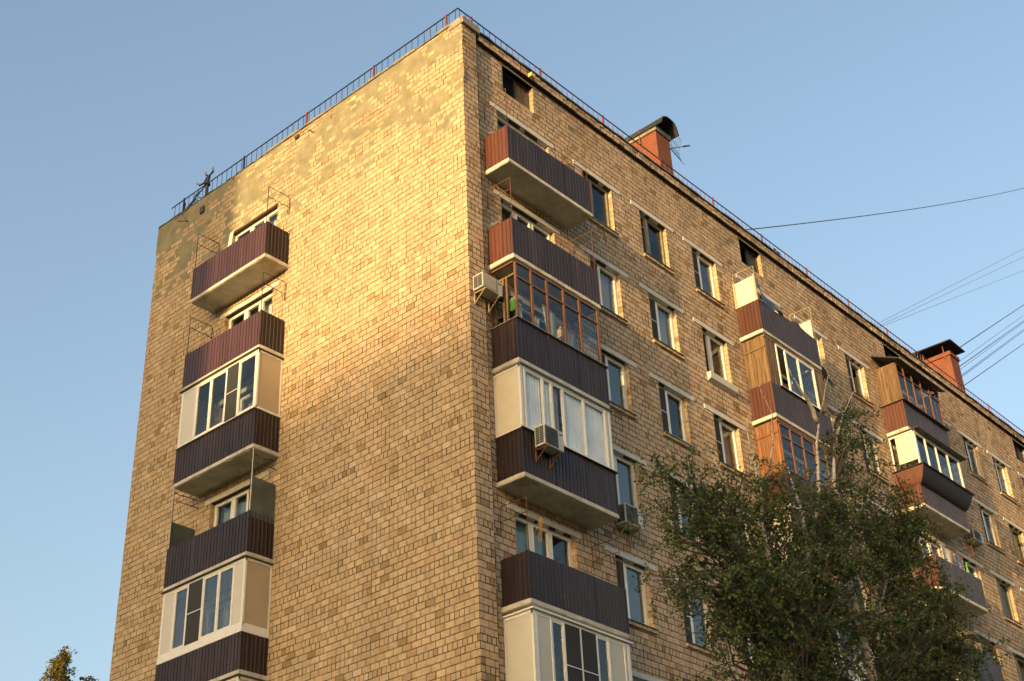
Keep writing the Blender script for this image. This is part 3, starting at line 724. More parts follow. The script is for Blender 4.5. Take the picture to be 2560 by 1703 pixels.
def plank_balcony(c, k, bm, fm):
    z = ZK(k); s = slab(FB, *c, DB, k, 'plank-sided balcony, second column, ' + ('white window sashes' if fm == 'pvc' else 'orange wood frames')); cladding(FB, s, *c, DB, k, side='metal_brown_sunlit')
    boards(FB, s, 'o', c[0] + .03, 0.03, DB - .03, z + 1.04, z + GT - .05, bm, 0.11)
    MB(FB).box(c[0] - .012, c[0] + .008, 0.03, DB - .03, z + 2.15, z + 2.2).build('batten', bm, s)
    MB(FB).box(c[0] + .01, c[1], DB - .03, DB - .005, z + GT - .1, z + GT - .02).build('head_board', bm, s)
    if fm == 'pvc':
        boards(FB, s, 'u', DB - .035, c[0] + .035, c[0] + .55, z + 1.04, z + GT - .11, bm, 0.09)
        boards(FB, s, 'u', DB - .035, c[1] - .5, c[1] - .02, z + 1.04, z + GT - .11, bm, 0.09)
        glazing(FB, s, c[0] + .56, c[1] - .51, DB + .01, z + 1.07, z + GT - .11, [c[0] + 1.05, c[0] + 1.75], 'ogg', 'pvc', side='n', post=.05)
        sill_strip(FB, s, c[0] + .5, c[1] - .4, DB, z + 1.04, 'tin_dark')
    else:
        glazing(FB, s, c[0] + .05, c[1] - .02, DB, z + 1.07, z + GT - .11, [c[0] + .62, c[0] + 1.24, c[0] + 1.86, c[0] + 2.48], 'ggggg', 'varnish_wood', gm='glass_old', side='n', transom=.4, post=.05, mull=.06)
    return s
s21 = plank_balcony(B2, 1, 'board_wood', 'pvc'); s22 = plank_balcony(B2, 2, 'board_orange', 'wood')
s23 = colB(*B2, n2, 3, 'open'); boards(FB, s23, 'o', B2[0] + .01, 0.08, DB - 0.06, ZK(3) + 1.02, ZK(3) + 2.5, 'siding', 0.115, vert=False, name='siding_board')
colB(*B2, n2, 4, 'pvc'); colB(*B2, n2, 5, 'open'); colB(*B2, n2, 6, 'pvc')
B3 = (19.90, 22.98); n3 = 'third column from the corner'
z = ZK(0); s30 = slab(FB, *B3, DB, 0, 'plank-sided balcony with its own dark roof on the third column'); cladding(FB, s30, *B3, DB, 0, side='metal_brown_sunlit', zt=z + .98)
sill_strip(FB, s30, *B3, DB, z + .99, 'tin_dark', ov=.08)
boards(FB, s30, 'o', B3[0] + .03, 0.03, DB - .03, z + 1.01, z + 2.42, 'board_wood', 0.1)
boards(FB, s30, 'o', B3[1] - .01, 0.03, DB - .03, z + 1.01, z + 2.42, 'board_wood', 0.1)
glazing(FB, s30, B3[0] + .04, B3[1] - .03, DB, z + 1.01, z + 2.45, [B3[0] + .56, B3[0] + 1.12, B3[0] + 1.72, B3[0] + 2.32], 'ggggg', 'varnish_wood', gm='glass_old', side='n', transom=.36, post=.05, mull=.055)
rf = MB(FB); rf.add([(B3[0] - .12, 0.02, z + 2.95), (B3[1] + .12, 0.02, z + 2.95), (B3[1] + .12, DB + .22, z + 2.46), (B3[0] - .12, DB + .22, z + 2.46), (B3[0] - .12, 0.02, z + 2.90), (B3[1] + .12, 0.02, z + 2.90), (B3[1] + .12, DB + .22, z + 2.43), (B3[0] - .12, DB + .22, z + 2.43)],
    [(0, 1, 2, 3), (7, 6, 5, 4), (0, 3, 7, 4), (1, 5, 6, 2), (2, 6, 7, 3)]); rf.build('balcony_roof', 'metal_dark', s30)
z = ZK(1); s31 = slab(FB, *B3, DB, 1, 'white glazed balcony with flared brown skirt on the third column'); cladding(FB, s31, *B3, DB, 1, side='metal_brown_sunlit', flare=True)
glazing(FB, s31, B3[0] + .02, B3[1] + .1, DB + .14, z + 1.262, z + GT - .03, [B3[0] + .76, B3[0] + 1.5, B3[0] + 2.3], 'gggg', 'pvc', side='n', post=.07, gm='glass')
MB(FB).box(B3[0] + .03, B3[0] + .045, .22, DB + .08, z + 1.55, z + 2.5).build('side_panel', 'cream_panel', s31)
MB(FB).box(B3[0] - .05, B3[1] + .3, 0.01, DB + 0.34, z + GT - .02, z + GT - 0.003).build('drip_sheet', 'tin_dark', s31)
s32 = colB(*B3, n3, 2, 'open'); s33 = colB(*B3, n3, 3, 'open'); colB(*B3, n3, 4, 'pvc'); colB(*B3, n3, 5, 'open')
B4 = (30.60, 33.7); n4 = 'fourth column from the corner'
colB(*B4, n4, 0, 'open'); z = ZK(1)
s41 = colB(*B4, n4, 1, 'pvc')
for k, t in ((2, 'open'), (3, 'pvc'), (4, 'open')): colB(*B4, n4, k, t)

# ------------------------------------------------------------------ chimneys on the roof (parts of the building)
def chimney(x0, x1, y0, y1, zt, style):
    zb = TOP - 0.4
    c = MB().box(x0, x1, y0, y1, zb, zt - 0.22).build('chimney', 'chimney_paint', bld, bevel=0.012)
    cp = MB().box(x0 - .05, x1 + .05, y0 - .05, y1 + .05, zt - 0.215, zt - 0.03)
    cp.build('chimney_cap', 'chimney_paint' if style == 2 else 'concrete', c, bevel=0.02)
    if style == 1:                             # sheet bent into an arch
        mb = MB(); n = 10; vs = []
        for y in (y0 - 0.32, y0 + .5, y1 + .2):
            for (dx, dz) in ((-.46, -.08), (-.42, .06), (-.36, .18), (-.26, .27), (-.12, .32), (.05, .33), (.2, .31), (.31, .26), (.39, .14), (.44, .0), (.46, -.12)):
                vs.append(((x0 + x1) / 2 + dx, y, zt - .02 + dz + random.uniform(-.015, .015)))
        mb.add(vs, [(j*(n+1)+i, j*(n+1)+i+1, (j+1)*(n+1)+i+1, (j+1)*(n+1)+i) for j in range(2) for i in range(n)])
        o = mb.build('chimney_hood', 'roof_felt', c); sm = o.modifiers.new('t', 'SOLIDIFY'); sm.thickness = 0.03
        for y in (y0 + .55, y0 + 1.4): MB().box(x0 - 0.075, x0 - 0.055, y, y + .03, zt - 0.5, zt + 0.12).build('bracket', 'rust_rod', c)
    else:
        mb = MB(); mb.add([(x0 - .25, y0 - .25, zt + .33), (x1 + .15, y0 - .3, zt + .22), (x1 + .15, y1 + .3, zt + .28), (x0 - .25, y1 + .3, zt + .40)], [(0, 1, 2, 3)])
        o = mb.build('chimney_hood', 'roof_felt', c); sm = o.modifiers.new('t', 'SOLIDIFY'); sm.thickness = 0.05
        for y in (y0 + .2, y0 + 1.3): MB().box(x0 - .04, x0 - .01, y, y + .03, zt - .3, zt + .34).build('bracket', 'rust_rod', c); MB().box(x1 - .02, x1 + .01, y, y + .03, zt - .3, zt + .24).build('bracket', 'rust_rod', c)
    return c
chimney(9.96, 10.69, 1.02, 3.2, S0 + 7.62, 1)
chimney(29.55, 30.32, 1.02, 3.2, S0 + 7.72, 2)

# ------------------------------------------------------------------ roof railing
rl = empty('roof_railing', (0.15, 0.15, TOP)); tag(rl, 'thin black roof railing with red posts running round the roof edge', 'railing')
def world_child(o): o.matrix_parent_inverse = Matrix.Translation((-0.15, -0.15, -TOP)); return o
HR = TOP + 0.56
x = 0.62
def post_at(F, u, o): return world_child(MB(F).box(u - .022, u + .022, o - .022, o + .022, TOP - .1, HR + .05).build('post', 'rail_red' if F is FB or u < 8 else 'rail_black', rl))
for i in range(12):
    u = 0.62 + 2.66 * i
    if u < 34: post_at(FB, u, -0.12)
for u in (0.52, 3.18, 5.84, 8.52, 11.3): post_at(FA, u, -0.12)
world_child(MB().box(0.10, 34.5, 0.105, 0.130, HR - .012, HR + .012).build('handrail', 'rail_black', rl)); world_child(MB().box(0.105, 0.13, 0.131, 11.9, HR - .012, HR + .012).build('handrail', 'rail_black', rl))
u = 0.18; n = 0; rodm = {}
def rod(F, u, m):
    if (F, m) not in rodm: rodm[(F, m)] = MB().box(-.006, .006, -.006, .006, TOP - .12, HR - .012).mesh('baluster', m)
    o = D.objects.new('baluster', rodm[(F, m)]); link(o, rl); world_child(o); p = F(u, -0.118, 0); o.location = (p[0] + 0, p[1], 0)
while u < 34.4: rod(FB, u, 'rail_black' if u < 2 else 'rust_rod'); u += 0.2216
u = 0.2
while u < 11.9: rod(FA, u, 'rail_black'); u += 0.2216
bpy.context.view_layer.update()
exec_after = None

# ------------------------------------------------------------------ things fixed to the building
def ac_unit(u0, u1, o0, o1, z0, z1, label, style=0, bracket='wall'):
    e = empty('air_conditioner', FB((u0 + u1) / 2, o0, z0)); tag(e, label, 'air conditioner', 'air conditioners on the long facade')
    inv = Matrix.Translation(-Vector(FB((u0 + u1) / 2, o0, z0)))
    def P(o): o.matrix_parent_inverse = inv; return o
    cs = P(MB(FB).box(u0, u1, o0, o1, z0, z1).build('casing', 'ac_white', e, bevel=0.012))
    w_ = u1 - u0; h = z1 - z0
    P(MB(FB).box(u0 + .03, u0 + w_ * .70, o1 + .001, o1 + .006, z0 + .03, z1 - .03).build('fan_recess', 'ac_fan', e))
    gr = MB(FB)
    if style == 0:
        x = u0 + .05
        while x < u0 + w_ * .68: gr.box(x, x + .006, o1 + .007, o1 + .014, z0 + .03, z1 - .03); x += .03
    else:
        c = Vector((u0 + w_ * .36, o1 + .01, (z0 + z1) / 2))
        for r in (.05, .09, .13, .17):
            gr.tube([c + Vector((math.cos(a) * r, 0, math.sin(a) * r)) for a in [i * math.pi / 8 for i in range(17)]], .003, 4)
    P(gr.build('fan_grille', 'ac_white' if style == 0 else 'metal_dark', e))
    sg = MB(FB)
    rows = 7
    for i in range(rows):
        for j in range(2):
            oa = o0 + .03 + (o1 - o0 - .05) * j / 2; za = z0 + .04 + (h - .08) * i / rows
            sg.box(u0 - .006, u0 - .001, oa + .006, oa + (o1 - o0 - .05) / 2 - .006, za + .006, za + (h - .08) / rows - .004)
    P(sg.build('side_grille', 'ac_fan', e))
    P(MB(FB).box(u1 - w_ * .22, u1 - w_ * .06, o1 + .001, o1 + .004, z1 - .11, z1 - .075).build('badge', 'logo_blue', e))
    for u in (u0 + .08, u1 - .1):
        br = MB(FB)
        bo = o0 - .03
        wall_o = {'wall': 0.0, 'pier': PIER, 'balcony': DB}[bracket]
        br.box(u - .015, u + .015, wall_o, o1 + .02, z0 - .035, z0 - .004)
        br.box(u - .015, u + .015, wall_o, wall_o + .025, z0 - .3, z0 + .15)
        br.add([(u - .01, wall_o + .03, z0 - .28), (u + .01, wall_o + .03, z0 - .28), (u + .01, o1 - .02, z0 - .03), (u - .01, o1 - .02, z0 - .03), (u - .01, wall_o + .03, z0 - .25), (u + .01, wall_o + .03, z0 - .25), (u + .01, o1 - .05, z0 - .03), (u - .01, o1 - .05, z0 - .03)],
               [(0, 1, 2, 3), (4, 5, 6, 7), (0, 3, 7, 4), (1, 2, 6, 5)])
        P(br.build('bracket', 'rust_rod' if bracket == 'balcony' else 'pale_rod', e))
    return e
ac_unit(0.06, 0.70, 0.15, 0.45, S0 - 3.72, S0 - 3.34, 'pale air conditioner beside the wood-glazed balcony, on the corner pier', 0, 'pier')
ac_unit(1.06, 1.68, 0.83, 1.10, S0 - 7.44, S0 - 6.97, 'air conditioner on rusty brackets in front of the lace-curtained balcony', 1, 'balcony')
ac_unit(4.66, 5.32, 0.08, 0.36, S0 - 7.84, S0 - 7.36, 'dark-fronted air conditioner under the window right of the lace-curtained balcony', 1)
ac_unit(24.3, 25.05, 0.08, 0.36, S0 - 2.43, S0 - 2.05, 'small air conditioner right of the balcony with the flared skirt', 1)

# satellite dish right of the plank-sided balcony
e = empty('satellite_dish', (15.2, -0.2, S0 - 0.3)); tag(e, 'grey satellite dish on the wall right of the plank-sided balcony', 'satellite dish')
inv = Matrix.Translation((-15.2, 0.2, -(S0 - 0.3)))
mb = MB(); n = 24; ax = Vector((0.35, -0.85, 0.4)).normalized(); a_ = ax.cross(Vector((0, 0, 1))).normalized(); b_ = ax.cross(a_); c0 = Vector((15.35, -0.45, S0 + 0.15)); vs = []
for j, (r, d) in enumerate(((0.02, 0), (0.15, .012), (0.28, .045), (0.37, .09), (0.385, .085))):
    for i in range(n): an = 2 * math.pi * i / n; vs.append(tuple(c0 + ax * d + a_ * r * math.cos(an) + b_ * r * 1.05 * math.sin(an)))
mb.add(vs, [(j*n+i, j*n+(i+1) % n, (j+1)*n+(i+1) % n, (j+1)*n+i) for j in range(4) for i in range(n)]); o = mb.build('dish', 'dish_grey', e, smooth=True); o.matrix_parent_inverse = inv
o.modifiers.new('t', 'SOLIDIFY').thickness = 0.008
o = MB().tube([(15.35, 0, S0 + .0), (15.35, -.25, S0 + .0), tuple(c0)], .02).build('mount', 'metal_dark', e); o.matrix_parent_inverse = inv
o = MB().tube([tuple(c0 + b_ * .35), tuple(c0 + ax * .42 + b_ * .12)], .01).build('feed_arm', 'metal_dark', e); o.matrix_parent_inverse = inv

# grid antenna by the near chimney
e = empty('grid_antenna', (10.9, 1.5, S0 + 7)); tag(e, 'wire-grid parabolic antenna with a feed rod behind the near orange chimney', 'antenna')
inv = Matrix.Translation((-10.9, -1.5, -(S0 + 7)))
mb = MB(); bx, by, bz = 11.05, 1.4, S0 + 7.78
for i in range(9):
    t = (i - 4) / 4; mb.tube([(bx + .08 + (0.62 + .0) * (0.5 + t * .5) , by - .02 - .15 * s * s, bz + .50 * s - .1 * t) for s in [q / 5 for q in range(-5, 6)]], .006, 4)
for s in (-1, -.5, 0, .5, 1):
    mb.tube([(bx + .08 + .62 * q / 6, by - .02 - .15 * s * s, bz + .50 * s - .1 * (q / 3 - 1)) for q in range(7)], .006, 4)
o = mb.build('reflector_grid', 'rail_black', e); o.matrix_parent_inverse = inv
o = MB().tube([(bx, by + .05, bz - .25), (bx + .45, by - .35, bz - .10)], .012).tube([(bx + .45, by - .35, bz - .10), (bx + .62, by - .5, bz - .04)], .03, 8).build('feed_rod', 'concrete', e); o.matrix_parent_inverse = inv
o = MB().tube([(10.6, 1.5, bz - .3), (bx + .05, by + .05, bz - .26)], .025).box(bx - .04, bx + .06, by, by + .1, bz - .36, bz - .18).build('mount', 'metal_dark', e); o.matrix_parent_inverse = inv

# camera mast at the far end of the end-wall roof edge
e = empty('camera_mast', (0.15, 10.25, TOP)); tag(e, 'short dark mast with three small cameras on the roof edge above the end wall', 'camera mast')
inv = Matrix.Translation((-0.15, -10.25, -TOP))
def Pm(o): o.matrix_parent_inverse = inv; return o
mb = MB().tube([(.15, 10.25, TOP - .1), (.15, 10.25, TOP + .62)], .05, 10).tube([(.15, 10.25, TOP + .55), (.15, 10.25, TOP + .60)], .09, 12)
mb.tube([(.15, 10.25, TOP + .6), (.15, 10.2, TOP + .85)], .05, 8).tube([(.15, 10.25, TOP + .68), (.13, 10.62, TOP + .72)], .028, 6).tube([(.15, 10.45, TOP + .7), (.15, 10.25, TOP + .9)], .025, 6).tube([(.15, 10.2, TOP + .85), (.15, 10.02, TOP + .92)], .03, 6).tube([(.15, 10.2, TOP + .85), (.15, 10.32, TOP + .93)], .03, 6)
Pm(mb.build('mast', 'rail_black', e))
for (y, zz, dy) in ((10.60, .74, .12), (10.33, .95, .04), (10.02, .94, 0.0)):
    Pm(MB().tube([(.15, y, TOP + zz), (.12, y + dy, TOP + zz + .11)], .035, 8).build('camera_head', 'dish_grey', e)); 
mb = MB()
for i in range(14):
    pts = [Vector((.13 + random.uniform(-.04, .04), 10.3 + random.uniform(0, .55), TOP + random.uniform(-.05, .45))) for _ in range(3)]
    mb.tube([pts[0] + (pts[1] - pts[0]) * t + Vector((0, .1 * math.sin(t * 3.1), .12 * math.sin(t * 3.1))) for t in (0, .25, .5, .75, 1)], .007, 4)
Pm(mb.build('cable_tangle', 'rail_black', e))
o = MB().tube([(.14, 10.75, TOP + .3), (.14, 11.55, TOP + .02)], .018).tube([(.14, 11.25, TOP + .42), (.14, 11.3, TOP - .02)], .02).tube([(.14, 10.35, TOP + .55), (.14, 11.45, TOP + .06)], .018)
Pm(o.build('stay', 'rail_black', e))
o = MB(FA).tube([(11.15, -.02, TOP + .05), (11.3, .12, TOP - .3), (11.0, .22, TOP - .55), (10.72, .05, TOP - .62)], .012).tube([(10.8, .0, TOP - .05), (10.95, .14, TOP - .3), (10.75, .1, TOP - .6)], .012).build('cable_loop', 'rail_black', None); tag(o, 'black cable loops hanging over the roof edge at the left corner', 'cable')
o = MB(FA).box(10.05, 10.22, .004, .05, TOP - .62, TOP - .40).build('junction_box', 'metal_maroon_lit_brown'); tag(o, 'small dark red junction box on the patched brick below the camera mast', 'junction box')
o = MB(FB).box(2.46, 2.62, .115, .24, S0 + 4.02, S0 + 4.14).build('floodlight_box', 'yellow_box', bevel=.008); tag(o, 'small yellow box fixed to the cornice above the louvred attic window', 'box')
o = MB(FA).box(5.95, 6.1, .0, .05, TOP - .28, TOP - .18).tube([(5.95, .04, TOP - .23), (5.6, .06, TOP - .22), (5.3, .04, TOP - .5)], .01).build('wall_bracket', 'metal_dark'); tag(o, 'dark bracket with a bent wire below the roof edge of the sunlit end wall', 'bracket')

# dark pigeon on the roof edge
mb = MB()
def blob(mb, c, r, n=10, m=7):
    c = Vector(c); vs = []
    for j in range(m + 1):
        for i in range(n): th = math.pi * j / m; ph = 2 * math.pi * i / n; vs.append((c.x + r[0] * math.sin(th) * math.cos(ph), c.y + r[1] * math.sin(th) * math.sin(ph), c.z + r[2] * math.cos(th)))
    mb.add(vs, [(j*n+i, j*n+(i+1) % n, (j+1)*n+(i+1) % n, (j+1)*n+i) for j in range(m) for i in range(n)])
blob(mb, (14.45, -.05, TOP + .05), (.14, .07, .07)); blob(mb, (14.33, -.05, TOP + .14), (.045, .04, .045)); mb.tube([(14.55, -.05, TOP + .04), (14.74, -.05, TOP - .0)], .03, 6, .045); mb.tube([(14.3, -.05, TOP + .14), (14.255, -.05, TOP + .13)], .012, 5, .003)
tag(mb.build('pigeon', 'feather', smooth=True), 'dark pigeon sitting on the roof edge near the middle of the long facade', 'bird')
# cloth bundles on the rear corners of the two top balconies
for k, lb in ((0, 'crumpled grey-brown bundle on the near rear corner of the top balcony by the corner'), (1, 'crumpled dark bundle on the near rear corner of the second balcony down by the corner')):
    mb = MB(FB)
    for i in range(5): blob(mb, (0.80 + random.uniform(-.04, .1), 0.14 + i * .035, ZK(k) + 1.07 + random.uniform(0, .05)), (.07, .06, .05), 8, 5)
    tag(mb.build('bundle', 'bundle', smooth=True), lb, 'bundle')

# things on the balconies
o = MB(FA).add([(7.95, .55, ZK(0) + .9), (8.2, .5, ZK(0) + .9), (7.92, .6, ZK(0) + 1.62), (7.78, .6, ZK(0) + 1.66), (7.95, .53, ZK(0) + .9), (8.2, .48, ZK(0) + .9), (7.92, .58, ZK(0) + 1.62), (7.78, .58, ZK(0) + 1.66)], [(0, 1, 2, 3), (7, 6, 5, 4), (0, 4, 5, 1), (1, 5, 6, 2), (2, 6, 7, 3), (3, 7, 4, 0)]).build('leaning_board', 'siding'); tag(o, 'white board leaning out over the top balcony of the end wall', 'board')
def cloth(F, pts, m, name, label, cat, nx=10, ny=8, amp=.03):
    A_, B_, C_, D_ = [Vector(p) for p in pts]; mb = MB(F); vs = []
    for j in range(ny + 1):
        for i in range(nx + 1):
            s, t = i / nx, j / ny; p = (A_ * (1 - s) + B_ * s) * (1 - t) + (D_ * (1 - s) + C_ * s) * t
            p.y += amp * math.sin(s * 9 + t * 2) * (0.3 + t); p.z += amp * .5 * math.sin(s * 5 + t * 4); vs.append(tuple(p))
    mb.add(vs, [(j*(nx+1)+i, j*(nx+1)+i+1, (j+1)*(nx+1)+i+1, (j+1)*(nx+1)+i) for j in range(ny) for i in range(nx)])
    o = mb.build(name, m, smooth=True); o.modifiers.new('t', 'SOLIDIFY').thickness = .004
    return tag(o, label, cat)
cloth(FB, [(11.48, DB - .05, S0 + 1.95), (12.75, .25, S0 + 1.9), (13.1, DB - .02, S0 + 1.0), (11.55, DB + .01, S0 + 1.02)], 'tarp', 'tarpaulin', 'dark blue tarpaulin sagging across the top balcony with white siding', 'tarpaulin', amp=.07)
cloth(FB, [(20.7, DB - .15, ZK(2) + 1.65), (21.45, DB - .15, ZK(2) + 1.6), (21.5, DB - .15, ZK(2) + .95), (20.75, DB - .15, ZK(2) + 1.0)], 'cloth_stripe', 'laundry_towel', 'pale striped towel drying above the balcony below the flared skirt', 'towel')
cloth(FB, [(21.6, DB - .15, ZK(2) + 1.58), (22.15, DB - .15, ZK(2) + 1.5), (22.15, DB - .15, ZK(2) + 1.0), (21.65, DB - .15, ZK(2) + 1.05)], 'cloth_blue', 'laundry_shirt', 'blue and cream shirt drying to the right of the striped towel', 'shirt')
mb = MB(FB).tube([(22.4 + .12 * math.cos(a), DB - .12, ZK(2) + 1.12 + .14 * math.sin(a)) for a in [i * math.pi / 8 for i in range(17)]], .014, 5)
tag(mb.build('hoop', 'pale_rod'), 'pale hoop standing above the front of the laundry balcony', 'hoop')
mb = MB(FB).tube([(22.3, DB - .1, ZK(2) + 1.0), (22.36, DB - .1, ZK(2) + 1.2), (22.30, DB - .1, ZK(2) + 1.35), (22.38, DB - .1, ZK(2) + 1.48)], .022, 6)
tag(mb.build('green_toy', 'green_toy'), 'bright green toy beside the pale hoop on the laundry balcony', 'toy')
# contents of the wood-glazed balcony
z = ZK(2)
cloth(FB, [(2.05, .45, z + 2.1), (2.5, .45, z + 2.05), (2.55, .45, z + 1.1), (2.15, .45, z + 1.2)], 'cloth_white', 'hanging_shirt', 'pale shirt hanging behind the middle panes of the wood-glazed balcony', 'shirt')
cloth(FB, [(2.65, .5, z + 1.75), (3.1, .5, z + 1.7), (3.1, .5, z + 1.2), (2.65, .5, z + 1.25)], 'cloth_stripe', 'hanging_towel', 'striped towel hanging behind the fourth pane of the wood-glazed balcony', 'towel')
o = MB(FB).box(.86, .98, .50, .64, z + 1.35, z + 1.62).build('green_crate', 'green_toy', bevel=.02); tag(o, 'green container inside the near end of the wood-glazed balcony', 'container')
o = MB(FB).box(.86, 1.1, .12, .34, z + 1.9, z + 2.15).build('cardboard_box', 'cardboard'); tag(o, 'cardboard box on top of the shelf inside the wood-glazed balcony', 'box')
mb = MB(FB).box(.85, 1.15, .1, .40, z + 1.86, z + 1.885).box(.85, 1.15, .1, .40, z + 1.3, z + 1.325)
for u in (.86, 1.13):
    for oo in (.11, .38): mb.box(u, u + .02, oo, oo + .02, z + .05, z + 1.89)
tag(mb.build('shelf', 'metal_dark'), 'dark shelf rack inside the near end of the wood-glazed balcony', 'shelf')
o = MB(FB).box(.87, .97, .36, .41, z + 1.55, z + 1.75).build('red_cloth', 'red_cloth'); tag(o, 'small red cloth on the rack in the wood-glazed balcony', 'cloth')
mb = MB(FB).tube([(1.12, .6, z + .1), (1.12, .6, z + 1.6), (1.1, .45, z + 1.72), (1.1, .2, z + 1.72)], .013, 6).box(1.05, 1.2, .25, .6, z + 1.74, z + 1.84)
tag(mb.build('folded_chair', 'pvc'), 'pale tubular folded chair behind the first pane of the wood-glazed balcony', 'chair')
# roller blind behind the window of the fifth balcony down
MB(FB).box(1.36, 2.4, -.25, -.24, ZK(4) + .9, ZK(4) + 2.2).build('roller_blind', 'blind_blue', bld)
mb = MB(FB)
for i in range(9):
    a = random.uniform(-.2, .2); mb.tube([(1.45, .55, ZK(4) + 2.02), (1.45 + a * .5, .55 + random.uniform(-.05, .05), ZK(4) + 1.85), (1.45 + a, .55 + random.uniform(-.1, .1), ZK(4) + 1.4 + random.uniform(0, .3))], .006, 4)
tag(mb.build('dried_plant', 'cardboard'), 'dried stalks tied to the clothesline of the fifth balcony down', 'dried plant')
# stored goods in the flared balcony
z = ZK(1)
o = MB(FB).box(20.05, 20.35, .3, .7, z + 1.28, z + 1.42).build('yellow_box', 'yellow_box'); tag(o, 'yellow box inside the near end of the flared white balcony', 'box')

# ------------------------------------------------------------------ overhead cables
def cable(a, b, sag, r, label):
    a, b = Vector(a), Vector(b); mb = MB(); n = 24
    mb.tube([a + (b - a) * (i / n) - Vector((0, 0, sag * 4 * (i / n) * (1 - i / n))) for i in range(n + 1)], r, 4)
    return tag(mb.build('overhead_cable', 'rail_black'), label, 'cable', 'cables strung above the roof')
cable((12.6, 0.3, S0 + 4.55), (60, 5.1, S0 + 34.8), 0.25, .018, 'lone cable rising to the right from the roof edge past the near chimney')
for a, b, r, lb in (((30.3, 1.2, S0 + 8.0), (60, 7.1, S0 + 26.6), .022, 'thick cable from the top of the far chimney hood'),
                ((30.3, 1.3, S0 + 7.4), (60, 7.3, S0 + 25.9), .010, 'thin cable just below the topmost one from the far chimney'),
                ((30.35, 1.4, S0 + 7.2), (60, 7.4, S0 + 25.5), .020, 'third cable down from the far chimney'),
                ((30.35, 1.4, S0 + 7.05), (60, 7.42, S0 + 25.4), .010, 'thin cable doubling the third one from the far chimney'),
                ((30.35, 1.5, S0 + 6.75), (60, 7.5, S0 + 24.95), .014, 'fourth cable down from the far chimney'),
                ((30.35, 1.5, S0 + 6.68), (60, 7.52, S0 + 24.85), .014, 'cable running just under the fourth one from the far chimney'),
                ((30.33, 1.6, S0 + 6.25), (60, 7.7, S0 + 24.0), .020, 'lowest cable leaving the far chimney')):
    cable(a, b, 0.0, r, lb)
for za, zb, xb, lb in ((22.5, 43.2, 79.6, 'faint upper of the three distant cables behind the roof'), (22.3, 42.3, 79.3, 'faint middle one of the three distant cables behind the roof'), (22.2, 40.4, 78.2, 'faint lowest of the three distant cables behind the roof')):
    a_p, b_p = Vector((48.8, 12, S0 + za)), Vector((xb, 12, S0 + zb)); cable(a_p - (b_p - a_p) * .3, b_p + (b_p - a_p) * .3, 0.0, .010, lb)

# ------------------------------------------------------------------ trees
def fast_mesh(name, verts, quads, cols, m):
    me = D.meshes.new(name); nv, nq = len(verts), len(quads)
    me.vertices.add(nv); me.vertices.foreach_set('co', np.asarray(verts, 'f').ravel())
    me.loops.add(nq * 4); me.loops.foreach_set('vertex_index', np.asarray(quads, 'i').ravel())
    me.polygons.add(nq); me.polygons.foreach_set('loop_start', np.arange(0, nq * 4, 4, dtype='i')); me.polygons.foreach_set('loop_total', np.full(nq, 4, 'i'))
    me.update(calc_edges=True)
    at = me.attributes.new('col', 'FLOAT_COLOR', 'FACE'); arr = np.ones((nq, 4), 'f'); arr[:, :3] = cols; at.data.foreach_set('color', arr.ravel())
    me.materials.append(MATS[m]); return me
def leaves(pos, size, parent, palette, weights, down=0.5, name='leaves'):
    n = len(pos); d = rng.normal(size=(n, 3)); d[:, 2] -= down; d /= np.linalg.norm(d, axis=1)[:, None]
    r = rng.normal(size=(n, 3)); s = np.cross(d, r); s /= np.linalg.norm(s, axis=1)[:, None]
    L = (size * rng.uniform(.65, 1.25, n))[:, None]; nn = np.cross(d, s)
    v = np.empty((n, 4, 3)); v[:, 0] = pos; v[:, 1] = pos + d * L * .45 + s * L * .36 + nn * L * .08; v[:, 2] = pos + d * L; v[:, 3] = pos + d * L * .45 - s * L * .36 + nn * L * .08
    q = np.arange(n * 4).reshape(n, 4)
    c = np.array(palette)[rng.choice(len(palette), n, p=weights)] * rng.uniform(.7, 1.3, (n, 1))
    o = D.objects.new(name, fast_mesh(name, v.reshape(-1, 3), q, c, 'leaf')); link(o, parent); tag(o, kind='stuff'); return o
GREEN = [(0.055, 0.088, 0.025), (0.078, 0.115, 0.030), (0.11, 0.135, 0.038), (0.13, 0.11, 0.02), (0.16, 0.07, 0.02)]
